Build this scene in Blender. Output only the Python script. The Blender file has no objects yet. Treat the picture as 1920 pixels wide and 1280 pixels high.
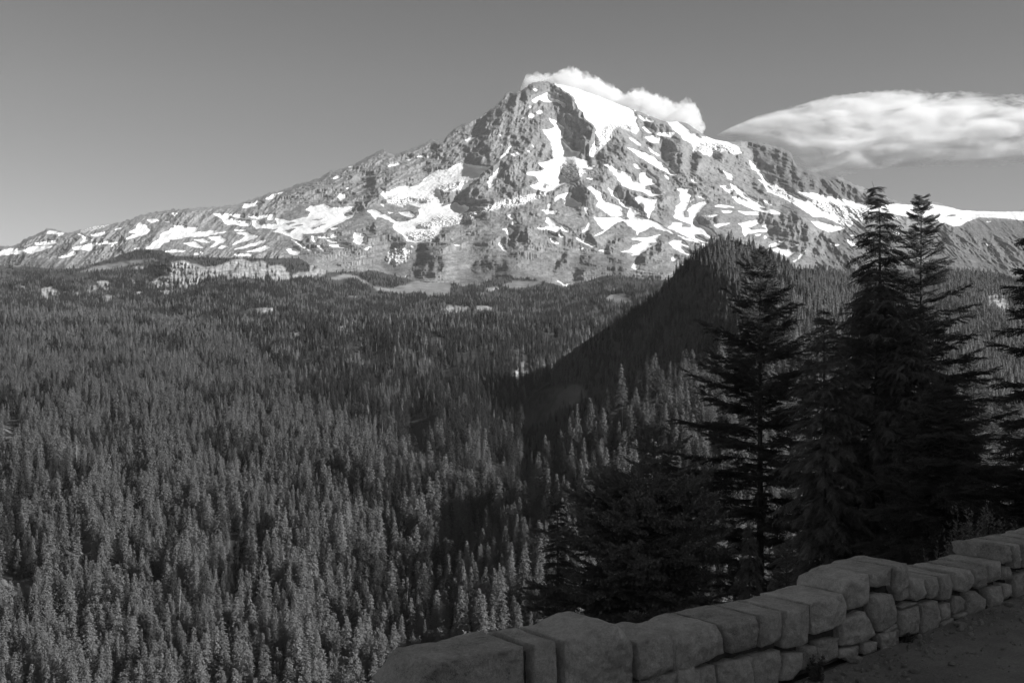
import bpy, bmesh, math, random
import numpy as np
from mathutils import Vector, Matrix
from mathutils.geometry import delaunay_2d_cdt

# ------------------------------------------------------------------ camera, sky, sun, exposure
SC = bpy.context.scene
HAZE = 1.05e-5
COL = SC.collection
F, CU, CV = 2060.0, 960.0, 640.0          # focal length and centre in photograph pixels
SUN_EL, SUN_AZ = math.radians(29), math.radians(111)   # azimuth clockwise from +Y

cam_d = bpy.data.cameras.new('camera')
cam_d.sensor_width = 36.0
cam_d.lens = 36.0 * F / 1920.0
cam_d.clip_start = 0.1
cam_d.clip_end = 80000.0
cam = bpy.data.objects.new('camera', cam_d)
COL.objects.link(cam)
cam.location = (0, 0, 0)
cam.rotation_euler = (math.radians(90), 0, 0)
SC.camera = cam

world = bpy.data.worlds.new('World')
SC.world = world
world.use_nodes = True
wt = world.node_tree
wt.nodes.clear()
sky = wt.nodes.new('ShaderNodeTexSky')
sky.sky_type = 'NISHITA'
sky.sun_disc = False
sky.sun_elevation = SUN_EL
sky.sun_rotation = SUN_AZ
sky.altitude = 1300
sky.air_density = 1.0
sky.dust_density = 2.0
sky.ozone_density = 1.0
sep = wt.nodes.new('ShaderNodeSeparateColor')
comb = wt.nodes.new('ShaderNodeCombineColor')
bg = wt.nodes.new('ShaderNodeBackground')
bg.inputs['Strength'].default_value = 0.115
wo = wt.nodes.new('ShaderNodeOutputWorld')
mixm = wt.nodes.new('ShaderNodeMath'); mixm.operation = 'MULTIPLY_ADD'
mixm.inputs[1].default_value = 0.45
add2 = wt.nodes.new('ShaderNodeMath'); add2.operation = 'MULTIPLY'
add2.inputs[1].default_value = 0.55
wt.links.new(sky.outputs[0], sep.inputs[0])
wt.links.new(sep.outputs[0], add2.inputs[0])      # a monochrome picture: red and green light only
wt.links.new(sep.outputs[1], mixm.inputs[0])
wt.links.new(add2.outputs[0], mixm.inputs[2])
# the deep-red filter of a black and white picture: darker high up, paler low down
dv = wt.nodes.new('ShaderNodeMath'); dv.operation = 'MULTIPLY'; dv.inputs[1].default_value = 0.4
pw = wt.nodes.new('ShaderNodeMath'); pw.operation = 'POWER'; pw.inputs[1].default_value = 1.4
wt.links.new(mixm.outputs[0], dv.inputs[0]); wt.links.new(dv.outputs[0], pw.inputs[0])
for i in range(3):
    wt.links.new(pw.outputs[0], comb.inputs[i])
wt.links.new(comb.outputs[0], bg.inputs['Color'])
wt.links.new(bg.outputs[0], wo.inputs['Surface'])

sun_d = bpy.data.lights.new('sun', 'SUN')
sun_d.energy = 4.5
sun_d.angle = math.radians(0.53)
sun_d.color = (1.0, 1.0, 1.0)
sun = bpy.data.objects.new('sun', sun_d)
COL.objects.link(sun)
sdir = Vector((math.sin(SUN_AZ) * math.cos(SUN_EL), math.cos(SUN_AZ) * math.cos(SUN_EL), math.sin(SUN_EL)))
sun.rotation_euler = sdir.to_track_quat('Z', 'Y').to_euler()
sun.location = (60, -10, 60)

SC.view_settings.view_transform = 'Standard'
SC.view_settings.look = 'None'
SC.view_settings.gamma = 1.0
SC.view_settings.exposure = 0.72
try:
    SC.view_settings.use_curve_mapping = False
except Exception:
    pass
SC.cycles.max_bounces = 28
SC.cycles.diffuse_bounces = 3
SC.cycles.glossy_bounces = 1
SC.cycles.transmission_bounces = 2
SC.cycles.volume_bounces = 28
SC.cycles.transparent_max_bounces = 8
SC.cycles.volume_max_steps = 64
SC.cycles.use_denoising = True

RNG = np.random.default_rng(7)
random.seed(7)

# ------------------------------------------------------------------ helpers
def tag(o, label=None, cat=None, group=None, kind=None):
    if label: o['label'] = label
    if cat: o['category'] = cat
    if group: o['group'] = group
    if kind: o['kind'] = kind
    return o

def link(name, me, parent=None, mat=None):
    o = bpy.data.objects.new(name, me)
    COL.objects.link(o)
    if parent is not None:
        o.parent = parent
    if mat is not None and me is not None and not me.materials:
        me.materials.append(mat)
    return o

def empty(name, loc=(0, 0, 0)):
    o = bpy.data.objects.new(name, None)
    o.empty_display_size = 0.3
    COL.objects.link(o)
    o.location = loc
    return o

def mesh_np(name, V, faces, smooth=False):
    """faces: ndarray (n,3) or (n,4)"""
    V = np.asarray(V, dtype=np.float32); faces = np.asarray(faces, dtype=np.int32)
    me = bpy.data.meshes.new(name)
    n, k = faces.shape
    me.vertices.add(len(V)); me.vertices.foreach_set('co', V.ravel())
    me.loops.add(n * k); me.loops.foreach_set('vertex_index', faces.ravel())
    me.polygons.add(n)
    me.polygons.foreach_set('loop_start', np.arange(0, n * k, k, dtype=np.int32))
    me.polygons.foreach_set('loop_total', np.full(n, k, dtype=np.int32))
    if smooth:
        me.polygons.foreach_set('use_smooth', np.ones(n, dtype=bool))
    me.update(calc_edges=True)
    me.validate()
    return me

def attr(me, name, vals, typ='FLOAT'):
    a = me.attributes.new(name, typ, 'POINT')
    key = 'vector' if typ == 'FLOAT_VECTOR' else 'value'
    a.data.foreach_set(key, np.asarray(vals, dtype=np.int32 if typ == 'INT' else np.float32).ravel())

def _hash(ix, iy, seed):
    h = (ix * 374761393 + iy * 668265263 + seed * 1442695041) & 0xffffffff
    h = ((h ^ (h >> 13)) * 1274126177) & 0xffffffff
    h = (h ^ (h >> 16)) & 0xffffffff
    return h.astype(np.float64) / 4294967296.0 * 2 * np.pi

def pnoise(x, y, seed=0):
    x = np.asarray(x, float); y = np.asarray(y, float)
    x0 = np.floor(x).astype(np.int64); y0 = np.floor(y).astype(np.int64)
    fx, fy = x - x0, y - y0
    def g(ix, iy, dx, dy):
        a = _hash(ix, iy, seed)
        return np.cos(a) * dx + np.sin(a) * dy
    u = fx * fx * fx * (fx * (fx * 6 - 15) + 10); v = fy * fy * fy * (fy * (fy * 6 - 15) + 10)
    a = g(x0, y0, fx, fy); b = g(x0 + 1, y0, fx - 1, fy)
    c = g(x0, y0 + 1, fx, fy - 1); d = g(x0 + 1, y0 + 1, fx - 1, fy - 1)
    return 1.5 * ((a * (1 - u) + b * u) * (1 - v) + (c * (1 - u) + d * u) * v)

def fbm(x, y, octv=4, seed=0, ridged=False, gain=0.5):
    s = 0; a = 1.0
    for o in range(octv):
        n = pnoise(x * 2 ** o, y * 2 ** o, seed + o * 17)
        s = s + a * ((0.45 - np.abs(n)) * 1.6 if ridged else n)
        a *= gain
    return s

def tps(pts, smooth=1e-4):
    """pts: (u,v,depth) -> callable giving 1/depth"""
    P = np.array([(p[0] / 500., p[1] / 500.) for p in pts]); q = np.array([1000.0 / p[2] for p in pts])
    n = len(P)
    def K(A, B):
        r2 = ((A[:, None, :] - B[None]) ** 2).sum(-1)
        return 0.5 * r2 * np.log(r2 + 1e-12)
    M = np.zeros((n + 3, n + 3)); M[:n, :n] = K(P, P) + smooth * np.eye(n)
    T = np.c_[np.ones(n), P]; M[:n, n:] = T; M[n:, :n] = T.T
    w = np.linalg.solve(M, np.r_[q, 0, 0, 0])
    def f(u, v):
        sh = np.shape(u)
        A = np.c_[np.ravel(u) / 500., np.ravel(v) / 500.]
        out = np.empty(len(A))
        for i in range(0, len(A), 40000):
            B = A[i:i + 40000]
            out[i:i + 40000] = K(B, P) @ w[:n] + w[n] + B @ w[n + 1:]
        return (out / 1000.0).reshape(sh)
    return f

class Raster:
    """masks drawn from polygons, in photograph pixels, on a regular grid"""
    def __init__(s, u0, v0, u1, v1, step=1.0, rag=1.0):
        s.u0, s.v0, s.step = u0, v0, step
        s.nu, s.nv = int((u1 - u0) / step) + 1, int((v1 - v0) / step) + 1
        s.U, s.V = np.meshgrid(u0 + np.arange(s.nu) * step, v0 + np.arange(s.nv) * step)
        s.wu = s.U + 2.2 * rag * fbm(s.U / 9, s.V / 6, 3, 5); s.wv = s.V + rag * fbm(s.U / 14, s.V / 9, 3, 9)
    def fill(s, tiles, warp=True):
        m = np.zeros((s.nv, s.nu), bool)
        for (ox, oy, sc, polys) in tiles:
            for poly in polys:
                val = True
                if poly[0] == 'hole':
                    val = False; poly = poly[1:]
                P = np.array(poly, float) / sc + (ox, oy)
                i0 = max(0, int((P[:, 0].min() - s.u0) / s.step) - 5); i1 = min(s.nu, int((P[:, 0].max() - s.u0) / s.step) + 6)
                j0 = max(0, int((P[:, 1].min() - s.v0) / s.step) - 5); j1 = min(s.nv, int((P[:, 1].max() - s.v0) / s.step) + 6)
                if i1 <= i0 or j1 <= j0: continue
                X = (s.wu if warp else s.U)[j0:j1, i0:i1]; Y = (s.wv if warp else s.V)[j0:j1, i0:i1]
                ins = np.zeros(X.shape, bool)
                n = len(P)
                for k in range(n):
                    (x1, y1), (x2, y2) = P[k], P[(k + 1) % n]
                    if y1 == y2: continue
                    c = ((y1 > Y) != (y2 > Y)) & (X < (x2 - x1) * (Y - y1) / (y2 - y1) + x1)
                    ins ^= c
                m[j0:j1, i0:i1][ins] = val
        return m.astype(float)
    def sample(s, A, u, v):
        x = np.clip((u - s.u0) / s.step, 0, s.nu - 1.001); y = np.clip((v - s.v0) / s.step, 0, s.nv - 1.001)
        i, j = x.astype(int), y.astype(int); fx, fy = x - i, y - j
        return (A[j, i] * (1 - fx) + A[j, i + 1] * fx) * (1 - fy) + (A[j + 1, i] * (1 - fx) + A[j + 1, i + 1] * fx) * fy

def blur(A, r):
    for ax in (0, 1):
        for _ in range(2):
            k = int(r)
            if k < 1: continue
            pad = [(0, 0), (0, 0)]; pad[ax] = (k + 1, k)
            B = np.cumsum(np.pad(A, pad, 'edge'), axis=ax)
            n = A.shape[ax]
            hi = np.take(B, np.arange(2 * k + 1, 2 * k + 1 + n), axis=ax); lo = np.take(B, np.arange(0, n), axis=ax)
            A = (hi - lo) / (2 * k + 1)
    return A

# ------------------------------------------------------------------ material helpers
def mat_new(name, rough=0.9):
    m = bpy.data.materials.new(name); m.use_nodes = True
    nt = m.node_tree
    b = nt.nodes['Principled BSDF']
    b.inputs['Roughness'].default_value = rough
    b.inputs['Specular IOR Level'].default_value = 0.2
    return m, nt, b

def N(nt, typ, **kw):
    n = nt.nodes.new(typ)
    for k, v in kw.items():
        if k == 'op': n.operation = v
        elif k.startswith('i_'): n.inputs[int(k[2:])].default_value = v
        else: setattr(n, k, v)
    return n

def noise_tex(nt, scale, detail=5, rough=0.6, coord='Object', vscale=None, dist=0.0):
    tc = N(nt, 'ShaderNodeTexCoord'); src = tc.outputs[coord]
    if vscale is not None:
        mp = N(nt, 'ShaderNodeMapping'); mp.inputs['Scale'].default_value = vscale
        nt.links.new(src, mp.inputs[0]); src = mp.outputs[0]
    n = N(nt, 'ShaderNodeTexNoise'); n.inputs['Scale'].default_value = scale
    n.inputs['Detail'].default_value = detail; n.inputs['Roughness'].default_value = rough
    n.inputs['Distortion'].default_value = dist
    nt.links.new(src, n.inputs['Vector'])
    return n.outputs['Fac']

def ramp(nt, src, stops):
    r = N(nt, 'ShaderNodeValToRGB')
    el = r.color_ramp.elements
    while len(el) < len(stops): el.new(0.5)
    for e, (p, c) in zip(el, stops):
        e.position = p; e.color = (c, c, c, 1)
    nt.links.new(src, r.inputs[0])
    return r.outputs[0]

def math_n(nt, op, a, b=None):
    m = N(nt, 'ShaderNodeMath', op=op)
    for i, x in enumerate((a, b)):
        if x is None: continue
        if isinstance(x, (int, float)): m.inputs[i].default_value = x
        else: nt.links.new(x, m.inputs[i])
    return m.outputs[0]

def mixc(nt, fac, a, b):
    m = N(nt, 'ShaderNodeMix', data_type='RGBA')
    for i, x in ((0, fac), (6, a), (7, b)):
        if isinstance(x, (int, float)):
            m.inputs[i].default_value = x if i == 0 else (x, x, x, 1)
        else: nt.links.new(x, m.inputs[i])
    return m.outputs[2]

def bump(nt, bs, h, strength=0.4, dist=0.02):
    b = N(nt, 'ShaderNodeBump'); b.inputs['Strength'].default_value = strength; b.inputs['Distance'].default_value = dist
    nt.links.new(h, b.inputs['Height']); nt.links.new(b.outputs[0], bs.inputs['Normal'])

def at(nt, name):
    a = N(nt, 'ShaderNodeAttribute'); a.attribute_name = name
    return a.outputs['Fac']

def grey_mat(name, stops, scale, rough=0.9, detail=6, vscale=None, bmp=None, rnd=0.0, coord='Object'):
    m, nt, b = mat_new(name, rough)
    f = noise_tex(nt, scale, detail, coord=coord, vscale=vscale)
    c = ramp(nt, f, stops)
    if rnd:
        oi = N(nt, 'ShaderNodeObjectInfo')
        k = math_n(nt, 'MULTIPLY_ADD', oi.outputs['Random'], rnd); k.node.inputs[2].default_value = 1 - rnd / 2
        mm = N(nt, 'ShaderNodeVectorMath', op='SCALE'); nt.links.new(c, mm.inputs[0]); nt.links.new(k, mm.inputs['Scale'])
        c = mm.outputs[0]
    nt.links.new(c, b.inputs['Base Color'])
    if bmp:
        g = noise_tex(nt, bmp[0], 8, 0.7, coord=coord)
        bump(nt, b, g, bmp[1], bmp[2])
    return m

# ------------------------------------------------------------------ instancing by geometry nodes
def instancer(name, P, R, S, IDX, protos, parent=None):
    me = bpy.data.meshes.new(name)
    P = np.asarray(P, np.float32)
    me.vertices.add(len(P)); me.vertices.foreach_set('co', P.ravel())
    attr(me, 'rot', R, 'FLOAT_VECTOR'); attr(me, 'scl', S, 'FLOAT_VECTOR'); attr(me, 'idx', IDX, 'INT')
    o = link(name, me, parent)
    ng = bpy.data.node_groups.new(name + '_nodes', 'GeometryNodeTree')
    ng.interface.new_socket('Geometry', in_out='INPUT', socket_type='NodeSocketGeometry')
    ng.interface.new_socket('Geometry', in_out='OUTPUT', socket_type='NodeSocketGeometry')
    L = ng.links
    gi = ng.nodes.new('NodeGroupInput'); go = ng.nodes.new('NodeGroupOutput')
    iop = ng.nodes.new('GeometryNodeInstanceOnPoints')
    iop.inputs['Pick Instance'].default_value = True
    jn = None
    if len(protos) > 1:
        jn = ng.nodes.new('GeometryNodeJoinGeometry')
        L.new(jn.outputs[0], iop.inputs['Instance'])
    for p in protos[::-1]:                    # a join node stacks its inputs last first
        oi = ng.nodes.new('GeometryNodeObjectInfo'); oi.inputs['Object'].default_value = p
        oi.inputs['As Instance'].default_value = True
        L.new(oi.outputs['Geometry'], jn.inputs[0] if jn else iop.inputs['Instance'])
    def na(nm, t):
        a = ng.nodes.new('GeometryNodeInputNamedAttribute'); a.data_type = t; a.inputs['Name'].default_value = nm
        return [s for s in a.outputs if s.enabled and s.name == 'Attribute'][0]
    e2r = ng.nodes.new('FunctionNodeEulerToRotation')
    L.new(na('rot', 'FLOAT_VECTOR'), e2r.inputs[0]); L.new(e2r.outputs[0], iop.inputs['Rotation'])
    L.new(na('scl', 'FLOAT_VECTOR'), iop.inputs['Scale']); L.new(na('idx', 'INT'), iop.inputs['Instance Index'])
    L.new(gi.outputs[0], iop.inputs['Points']); L.new(iop.outputs[0], go.inputs[0])
    md = o.modifiers.new('scatter', 'NODES'); md.node_group = ng
    return o

def proto(name, me, mat):
    me.materials.append(mat)
    o = bpy.data.objects.new(name, me)     # source shape only, never linked to the scene itself
    o.use_fake_user = True
    return o
# ------------------------------------------------------------------ shapes of the mountain, read off the photograph
T1, T2, T3, T4 = (0, 380, 5), (300, 340, 5), (600, 280, 5), (860, 340, 5)
T5, T6, T7, T8 = (760, 130, 5), (1040, 140, 5), (1160, 300, 5), (1440, 260, 4)
T9 = (400, 240, 3.2)
H = 'hole'
SNOW = [
 T1 + ([
  [(435,290),(465,262),(510,268),(550,280),(610,288),(590,305),(540,315),(550,295),(500,290)],
  [(325,380),(380,372),(520,352),(550,357),(520,380),(430,398),(330,400)],
  [(-60,480),(0,470),(40,445),(100,432),(150,440),(175,425),(240,430),(300,412),(500,404),(420,440),(370,455),(320,470),(300,482),(240,460),(205,455),(190,480),(140,485),(105,475),(90,490),(0,495),(-60,500)],
  [(720,285),(750,290),(800,320),(875,350),(800,362),(750,388),(785,345),(765,310)],
  [(850,305),(900,290),(1000,268),(1030,268),(950,310),(920,318),(860,315)],
  [(675,425),(740,415),(800,395),(860,380),(960,378),(1010,362),(1090,372),(1155,367),(1050,385),(950,388),(890,395),(870,430),(830,460),(790,440),(690,440)],
  [(540,520),(580,500),(640,495),(690,450),(710,460),(705,490),(660,505),(600,520)],
  [(925,500),(1020,460),(960,490)], [(1075,385),(1010,425),(1060,405)],
  [(1185,330),(1290,285),(1210,280),(1280,245),(1300,190),(1320,180),(1335,200),(1370,212),(1410,260),(1380,285),(1350,300),(1280,325),(1200,342)],
  [(1370,165),(1410,150),(1480,155),(1495,168),(1430,188),(1390,180)],
  [(1365,430),(1430,380),(1500,335),(1520,290),(1580,270),(1600,240),(1640,235),(1625,210),(1700,225),(1730,210),(1760,230),(1860,235),(1830,270),(1730,270),(1740,295),(1920,275),(1920,312),(1760,325),(1600,330),(1580,345),(1600,365),(1540,380),(1510,410),(1480,430),(1400,437)],
  [(1530,170),(1610,192),(1560,185)], [(1610,105),(1640,92),(1670,98),(1640,125)],
  [(1530,460),(1590,445),(1740,448),(1720,460),(1560,465)], [(1260,430),(1300,418),(1310,425),(1275,438)],
  [(1070,250),(1130,232),(1135,240),(1080,256)], [(940,330),(990,320),(985,328)], [(1800,475),(1880,472),(1850,485)]],),
 T2 + ([
  [(505,310),(560,302),(670,312),(640,340),(720,370),(860,380),(830,420),(760,420),(700,405),(620,410),(600,370),(570,345)],
  [(660,312),(780,312),(795,330),(750,342),(690,330)],
  [(815,330),(960,325),(1030,310),(1080,312),(1050,365),(1010,360),(1020,330),(930,360),(880,345)],
  [(870,370),(900,365),(950,400),(1100,405),(1085,350),(1160,355),(1220,375),(1300,350),(1390,330),(1420,290),(1370,268),(1410,228),(1500,230),(1530,212),(1600,245),(1680,245),(1760,240),(1835,238),(1790,275),(1720,300),(1810,315),(1800,340),(1700,385),(1600,430),(1540,480),(1400,490),(1340,495),(1360,520),(1320,555),(1260,545),(1180,500),(1060,470),(1150,430),(1050,450),(960,435),(900,450),(870,400)],
  [H,(1380,370),(1450,350),(1580,348),(1480,368)], [H,(1170,400),(1230,380),(1290,382),(1210,415)],
  [H,(1220,425),(1340,395),(1350,408),(1270,430)], [H,(1440,430),(1510,400),(1600,395),(1500,430),(1440,450)],
  [H,(1150,460),(1280,435),(1230,475)], [H,(960,415),(1080,400),(1050,412)], [H,(700,385),(790,382),(740,400)],
  [(695,455),(820,455),(780,465),(700,470)],
  [(705,485),(820,480),(850,500),(925,510),(860,545),(760,570),(655,605),(770,540),(800,510)],
  [(865,590),(940,560),(1000,545),(970,570),(900,600),(770,630),(670,640),(760,612)],
  [(440,525),(570,515),(590,540),(630,545),(560,590),(465,625),(530,565)],
  [(540,630),(580,602),(640,605),(590,632)], [(310,545),(400,540),(470,570),(400,575)],
  [(210,580),(340,570),(410,628),(330,620)],
  [(0,500),(60,470),(200,410),(230,412),(250,430),(360,435),(330,470),(230,480),(540,462),(480,495),(640,465),(600,485),(420,515),(250,525),(150,545),(80,545),(0,620)],
  [(30,665),(100,640),(245,650),(150,665)],
  [(915,630),(1000,602),(1030,618),(960,660),(800,665),(870,645)],
  [(690,685),(870,678),(850,700),(720,702)],
  [(1180,640),(1260,630),(1315,660),(1280,690),(1220,680)],
  [(1210,535),(1290,570),(1425,655),(1400,655),(1290,585)],
  [(1420,515),(1550,520),(1600,535),(1480,530),(1450,575),(1430,560)],
  [(1595,525),(1650,495),(1655,515),(1610,530)], [(1560,545),(1640,560),(1665,573),(1590,570)],
  [(1580,600),(1680,590),(1775,605),(1700,628),(1620,620)],
  [(1475,600),(1500,605),(1530,645),(1515,645)],
  [(770,240),(790,212),(870,210),(930,182),(955,205),(890,235),(800,252)],
  [(990,172),(1070,115),(1095,112),(1080,145),(1020,170)], [(1100,112),(1150,100),(1145,108),(1105,122)],
  [(1670,140),(1700,110),(1735,120),(1735,160),(1690,180)], [(1740,70),(1770,50),(1760,72)], [(1065,250),(1095,238),(1090,260)],
  [(305,688),(370,672),(360,690)], [(375,660),(400,655),(415,675),(390,680)], [(260,715),(325,712),(310,730)], [(360,708),(440,708),(430,718)]],),
 T3 + ([
  [(565,420),(590,385),(640,400),(720,360),(800,350),(860,350),(920,340),(960,290),(1000,260),(1110,195),(1200,195),(1230,165),(1330,125),(1430,150),(1560,165),(1600,160),(1520,220),(1460,290),(1410,310),(1390,350),(1330,385),(1310,375),(1270,330),(1170,325),(1100,360),(1120,400),(1150,470),(1140,540),(1200,520),(1270,495),(1330,535),(1400,540),(1360,580),(1300,630),(1340,650),(1340,690),(1200,720),(1130,740),(1150,780),(1090,800),(1080,860),(900,870),(820,860),(780,800),(720,770),(680,730),(700,700),(640,660),(540,630),(520,660),(490,620),(445,570),(500,565),(560,590),(640,630),(720,680),(800,680),(900,650),(940,610),(930,570),(960,550),(880,530),(830,510),(900,500),(1050,490),(1070,460),(960,470),(850,455),(700,470),(600,450)],
  [(320,780),(400,785),(440,830),(435,885),(360,895),(320,870)],
  [(735,590),(850,590),(890,620),(870,640),(770,620)], [(620,585),(690,590),(650,605)], [(570,515),(605,520),(600,545)],
  [(415,935),(480,905),(490,915),(440,948)],
  [(1570,310),(1580,290),(1640,220),(1690,150),(1700,180),(1645,270),(1640,310),(1600,365)],
  [(1690,80),(1770,10),(1770,28),(1700,88)], [(1800,45),(1850,30),(1895,40),(1820,65)],
  [(630,160),(740,128),(745,140),(650,168)], [(805,100),(880,85),(830,105)], [(900,75),(965,55),(985,80),(930,75)], [(1005,65),(1025,65),(1020,85)],
  [(255,165),(310,155),(300,172)], [(105,275),(195,245),(190,262),(150,275)],
  [(1760,620),(1800,600),(1830,640),(1810,655),(1850,690),(1800,710),(1810,670)],
  [(1715,745),(1780,740),(1825,760),(1770,800),(1740,765)],
  [(1375,775),(1450,808),(1430,805)], [(1455,798),(1490,820)], [(850,900),(890,918),(870,920)], [(1250,893),(1310,898),(1300,908)],
  [(100,740),(170,730),(160,745),(110,755)], [(0,815),(60,825),(20,830)], [(100,830),(150,800),(150,815)], [(780,1190),(850,1160),(800,1190)],
  [(500,0),(500,0),(501,1)]],),
 T4 + ([
  [(775,265),(850,272),(930,280),(900,308),(820,305)],
  [(890,180),(930,130),(1060,100),(1050,150),(1120,195),(1155,200),(1150,235),(1020,240),(990,205),(1010,180),(960,150),(900,200)],
  [(840,215),(860,205),(855,250),(835,265)],
  [(1210,65),(1240,50),(1300,90),(1375,130),(1370,200),(1480,225),(1535,260),(1530,320),(1480,330),(1440,330),(1380,290),(1290,230),(1320,200),(1280,130)],
  [(1270,335),(1360,345),(1500,340),(1560,360),(1460,400),(1330,500),(1250,520),(1370,460),(1300,400)],
  [(1590,410),(1650,360),(1780,360),(1860,390),(1920,430),(1920,455),(1820,420),(1780,440),(1700,480),(1660,510),(1680,470)],
  [(1400,60),(1480,110),(1500,170),(1560,230),(1680,290),(1700,300),(1640,330),(1700,350),(1600,360),(1580,300),(1600,260),(1530,230),(1490,170),(1440,130)],
  [(1510,0),(1640,0),(1700,40),(1760,60),(1740,90),(1830,80),(1830,130),(1780,130),(1740,100),(1680,90),(1560,50)],
  [(1640,160),(1700,140),(1750,180),(1880,175),(1840,240),(1800,300),(1780,360),(1770,300),(1700,210)],
  [(820,335),(880,350),(930,400),(1020,440),(1030,475),(970,460),(950,440),(930,475),(830,450),(800,430),(860,425),(820,380)],
  [(735,430),(800,435),(810,455),(770,450)],
  [(460,330),(500,300),(530,340),(500,360),(550,385),(500,410),(510,370)],
  [(415,450),(480,435),(520,460),(470,505),(440,465)],
  [(370,580),(400,577),(420,610),(445,665),(420,655)],
  [(930,495),(990,520),(960,525)], [(845,530),(880,545),(940,580),(900,590)],
  [(1090,520),(1180,560),(1290,600),(1250,620),(1180,585),(1110,545)], [(1110,640),(1180,620),(1170,640)],
  [(1155,480),(1190,440),(1225,385),(1230,440),(1190,480)], [(1175,250),(1220,250),(1195,305)],
  [(1300,650),(1370,640),(1360,665)], [(1620,800),(1640,775),(1690,790),(1670,830)],
  [(1510,660),(1590,650),(1640,600),(1700,590),(1720,560),(1620,540),(1780,530),(1890,495),(1860,540),(1880,570),(1780,580),(1810,605),(1740,650),(1680,690),(1610,695),(1650,670)],
  [(920,920),(1000,970),(1050,950),(1010,985),(930,940)], [(80,475),(140,505),(190,520),(100,490)],
  [(0,230),(60,225),(100,250),(30,310),(0,315)], [(0,40),(120,0),(110,20),(10,85)], [(265,0),(340,0),(300,60),(280,40)],
  [(670,40),(830,0),(1040,0),(960,20),(900,80),(830,100),(720,70)]],),
 T5 + ([
  [(1190,290),(1270,250),(1330,215),(1355,240),(1350,270),(1440,290),(1510,340),(1500,365),(1420,310),(1330,310),(1250,285),(1230,315),(1200,310)],
  [(1200,190),(1220,178),(1245,195),(1220,208)], [(1420,230),(1465,235),(1460,248)],
  [(1150,440),(1180,415),(1225,430),(1190,460)], [(1230,400),(1270,380),(1295,400),(1250,425)], [(1150,345),(1175,350),(1170,372)], [(1090,460),(1120,450),(1100,475)],
  [(560,665),(600,645),(670,635),(580,678)], [(1005,795),(1060,778),(1095,795),(1020,815)], [(1130,765),(1170,765),(1175,790)], [(1180,700),(1220,735),(1205,740)],
  [(890,840),(940,780),(990,710),(985,745)],
  [(775,1045),(800,1010),(885,910),(890,940),(850,1010),(840,1060),(790,1115)],
  [(1340,450),(1400,480),(1480,540),(1480,600),(1460,660),(1520,720),(1560,760),(1640,780),(1620,810),(1640,840),(1710,870),(1710,910),(1640,930),(1600,890),(1480,880),(1450,920),(1460,990),(1550,1050),(1450,1090),(1370,1140),(1200,1120),(1180,1090),(1260,1060),(1230,1010),(1150,990),(1140,965),(1250,960),(1310,940),(1250,875),(1330,870),(1400,840),(1380,740),(1350,660),(1290,570),(1370,560),(1400,540)],
  [(1685,1020),(1760,1020),(1740,1035)], [(1690,920),(1790,905),(1740,940)], [(880,600),(900,630),(885,640)], [(890,705),(930,700),(900,725)]],),
 T6 + ([
  [(0,-60),(0,90),(60,130),(190,210),(190,260),(250,340),(300,430),(370,480),(390,520),(380,620),(350,690),(300,760),(360,770),(450,680),(530,590),(540,510),(600,480),(700,530),(770,560),(790,520),(760,440),(770,400),(740,350),(800,310),(830,320),(870,350),(960,400),(1040,430),(1110,510),(1190,580),(1210,610),(1290,650),(1310,740),(1340,700),(1400,750),(1450,765),(1520,720),(1600,710),(1680,745),(1760,735),(1720,680),(1640,640),(1430,580),(1420,590),(1280,540),(1200,480),(1140,430),(1100,300),(300,-100)],
  [H,(650,320),(745,322),(740,350),(700,328)], [H,(1140,430),(1220,435),(1300,480),(1350,530),(1420,590),(1280,550),(1240,500)],
  [(790,380),(840,400),(930,430),(920,448),(850,440),(810,415)], [(820,495),(860,490),(940,530),(910,555),(850,525)],
  [(945,560),(1000,540),(1130,545),(1090,585),(1000,575)], [(850,590),(930,570),(990,600),(980,640),(920,640),(870,620)],
  [(860,365),(880,370),(880,395)],
  [(690,590),(760,615),(820,670),(780,660)],
  [(680,680),(760,710),(850,740),(900,760),(1000,830),(1080,880),(1150,945),(1090,940),(960,870),(870,820),(780,760)],
  [(870,670),(940,730),(990,760),(960,765),(900,720)],
  [(465,845),(520,850),(600,900),(740,945),(750,1010),(810,1030),(800,925),(870,920),(930,970),(960,1020),(890,1030),(830,1060),(880,1090),(930,1090),(940,1120),(1040,1120),(900,1140),(830,1100),(740,1080),(650,1050),(600,990),(560,930)],
  [(730,830),(780,850),(810,880),(760,880)], [(1035,945),(1070,960),(1080,990),(1050,975)],
  [(1120,1025),(1160,1070),(1200,1075),(1290,1070),(1290,1100),(1310,1160),(1250,1210),(1220,1280),(1130,1280),(1150,1230),(1190,1200),(1180,1110)],
  [(1240,1280),(1290,1230),(1400,1195),(1430,1200),(1340,1260),(1320,1280)], [(1490,1235),(1560,1220),(1700,1245),(1600,1250)],
  [(1665,1150),(1720,1145),(1800,1190),(1920,1240),(1920,1280),(1850,1260),(1720,1200)],
  [(1640,1020),(1720,1070),(1820,1150),(1920,1190),(1920,1240),(1800,1170),(1700,1090)],
  [(1550,1045),(1600,1040),(1665,1080),(1650,1115),(1590,1080)], [(1575,890),(1620,930),(1670,950),(1660,990),(1620,970)],
  [(1820,800),(1920,900),(1910,920),(1830,850)], [(1270,985),(1330,995),(1370,1025),(1300,1010)], [(1340,1140),(1420,1150),(1400,1170)]],),
 T7 + ([
  [(130,365),(210,350),(310,375),(390,378),(310,430),(300,490),(280,560),(270,500),(200,420)],
  [(0,540),(60,560),(170,560),(310,580),(420,640),(560,710),(640,750),(840,800),(830,830),(740,760),(660,740),(480,680),(300,620),(190,680),(90,610)],
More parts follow.
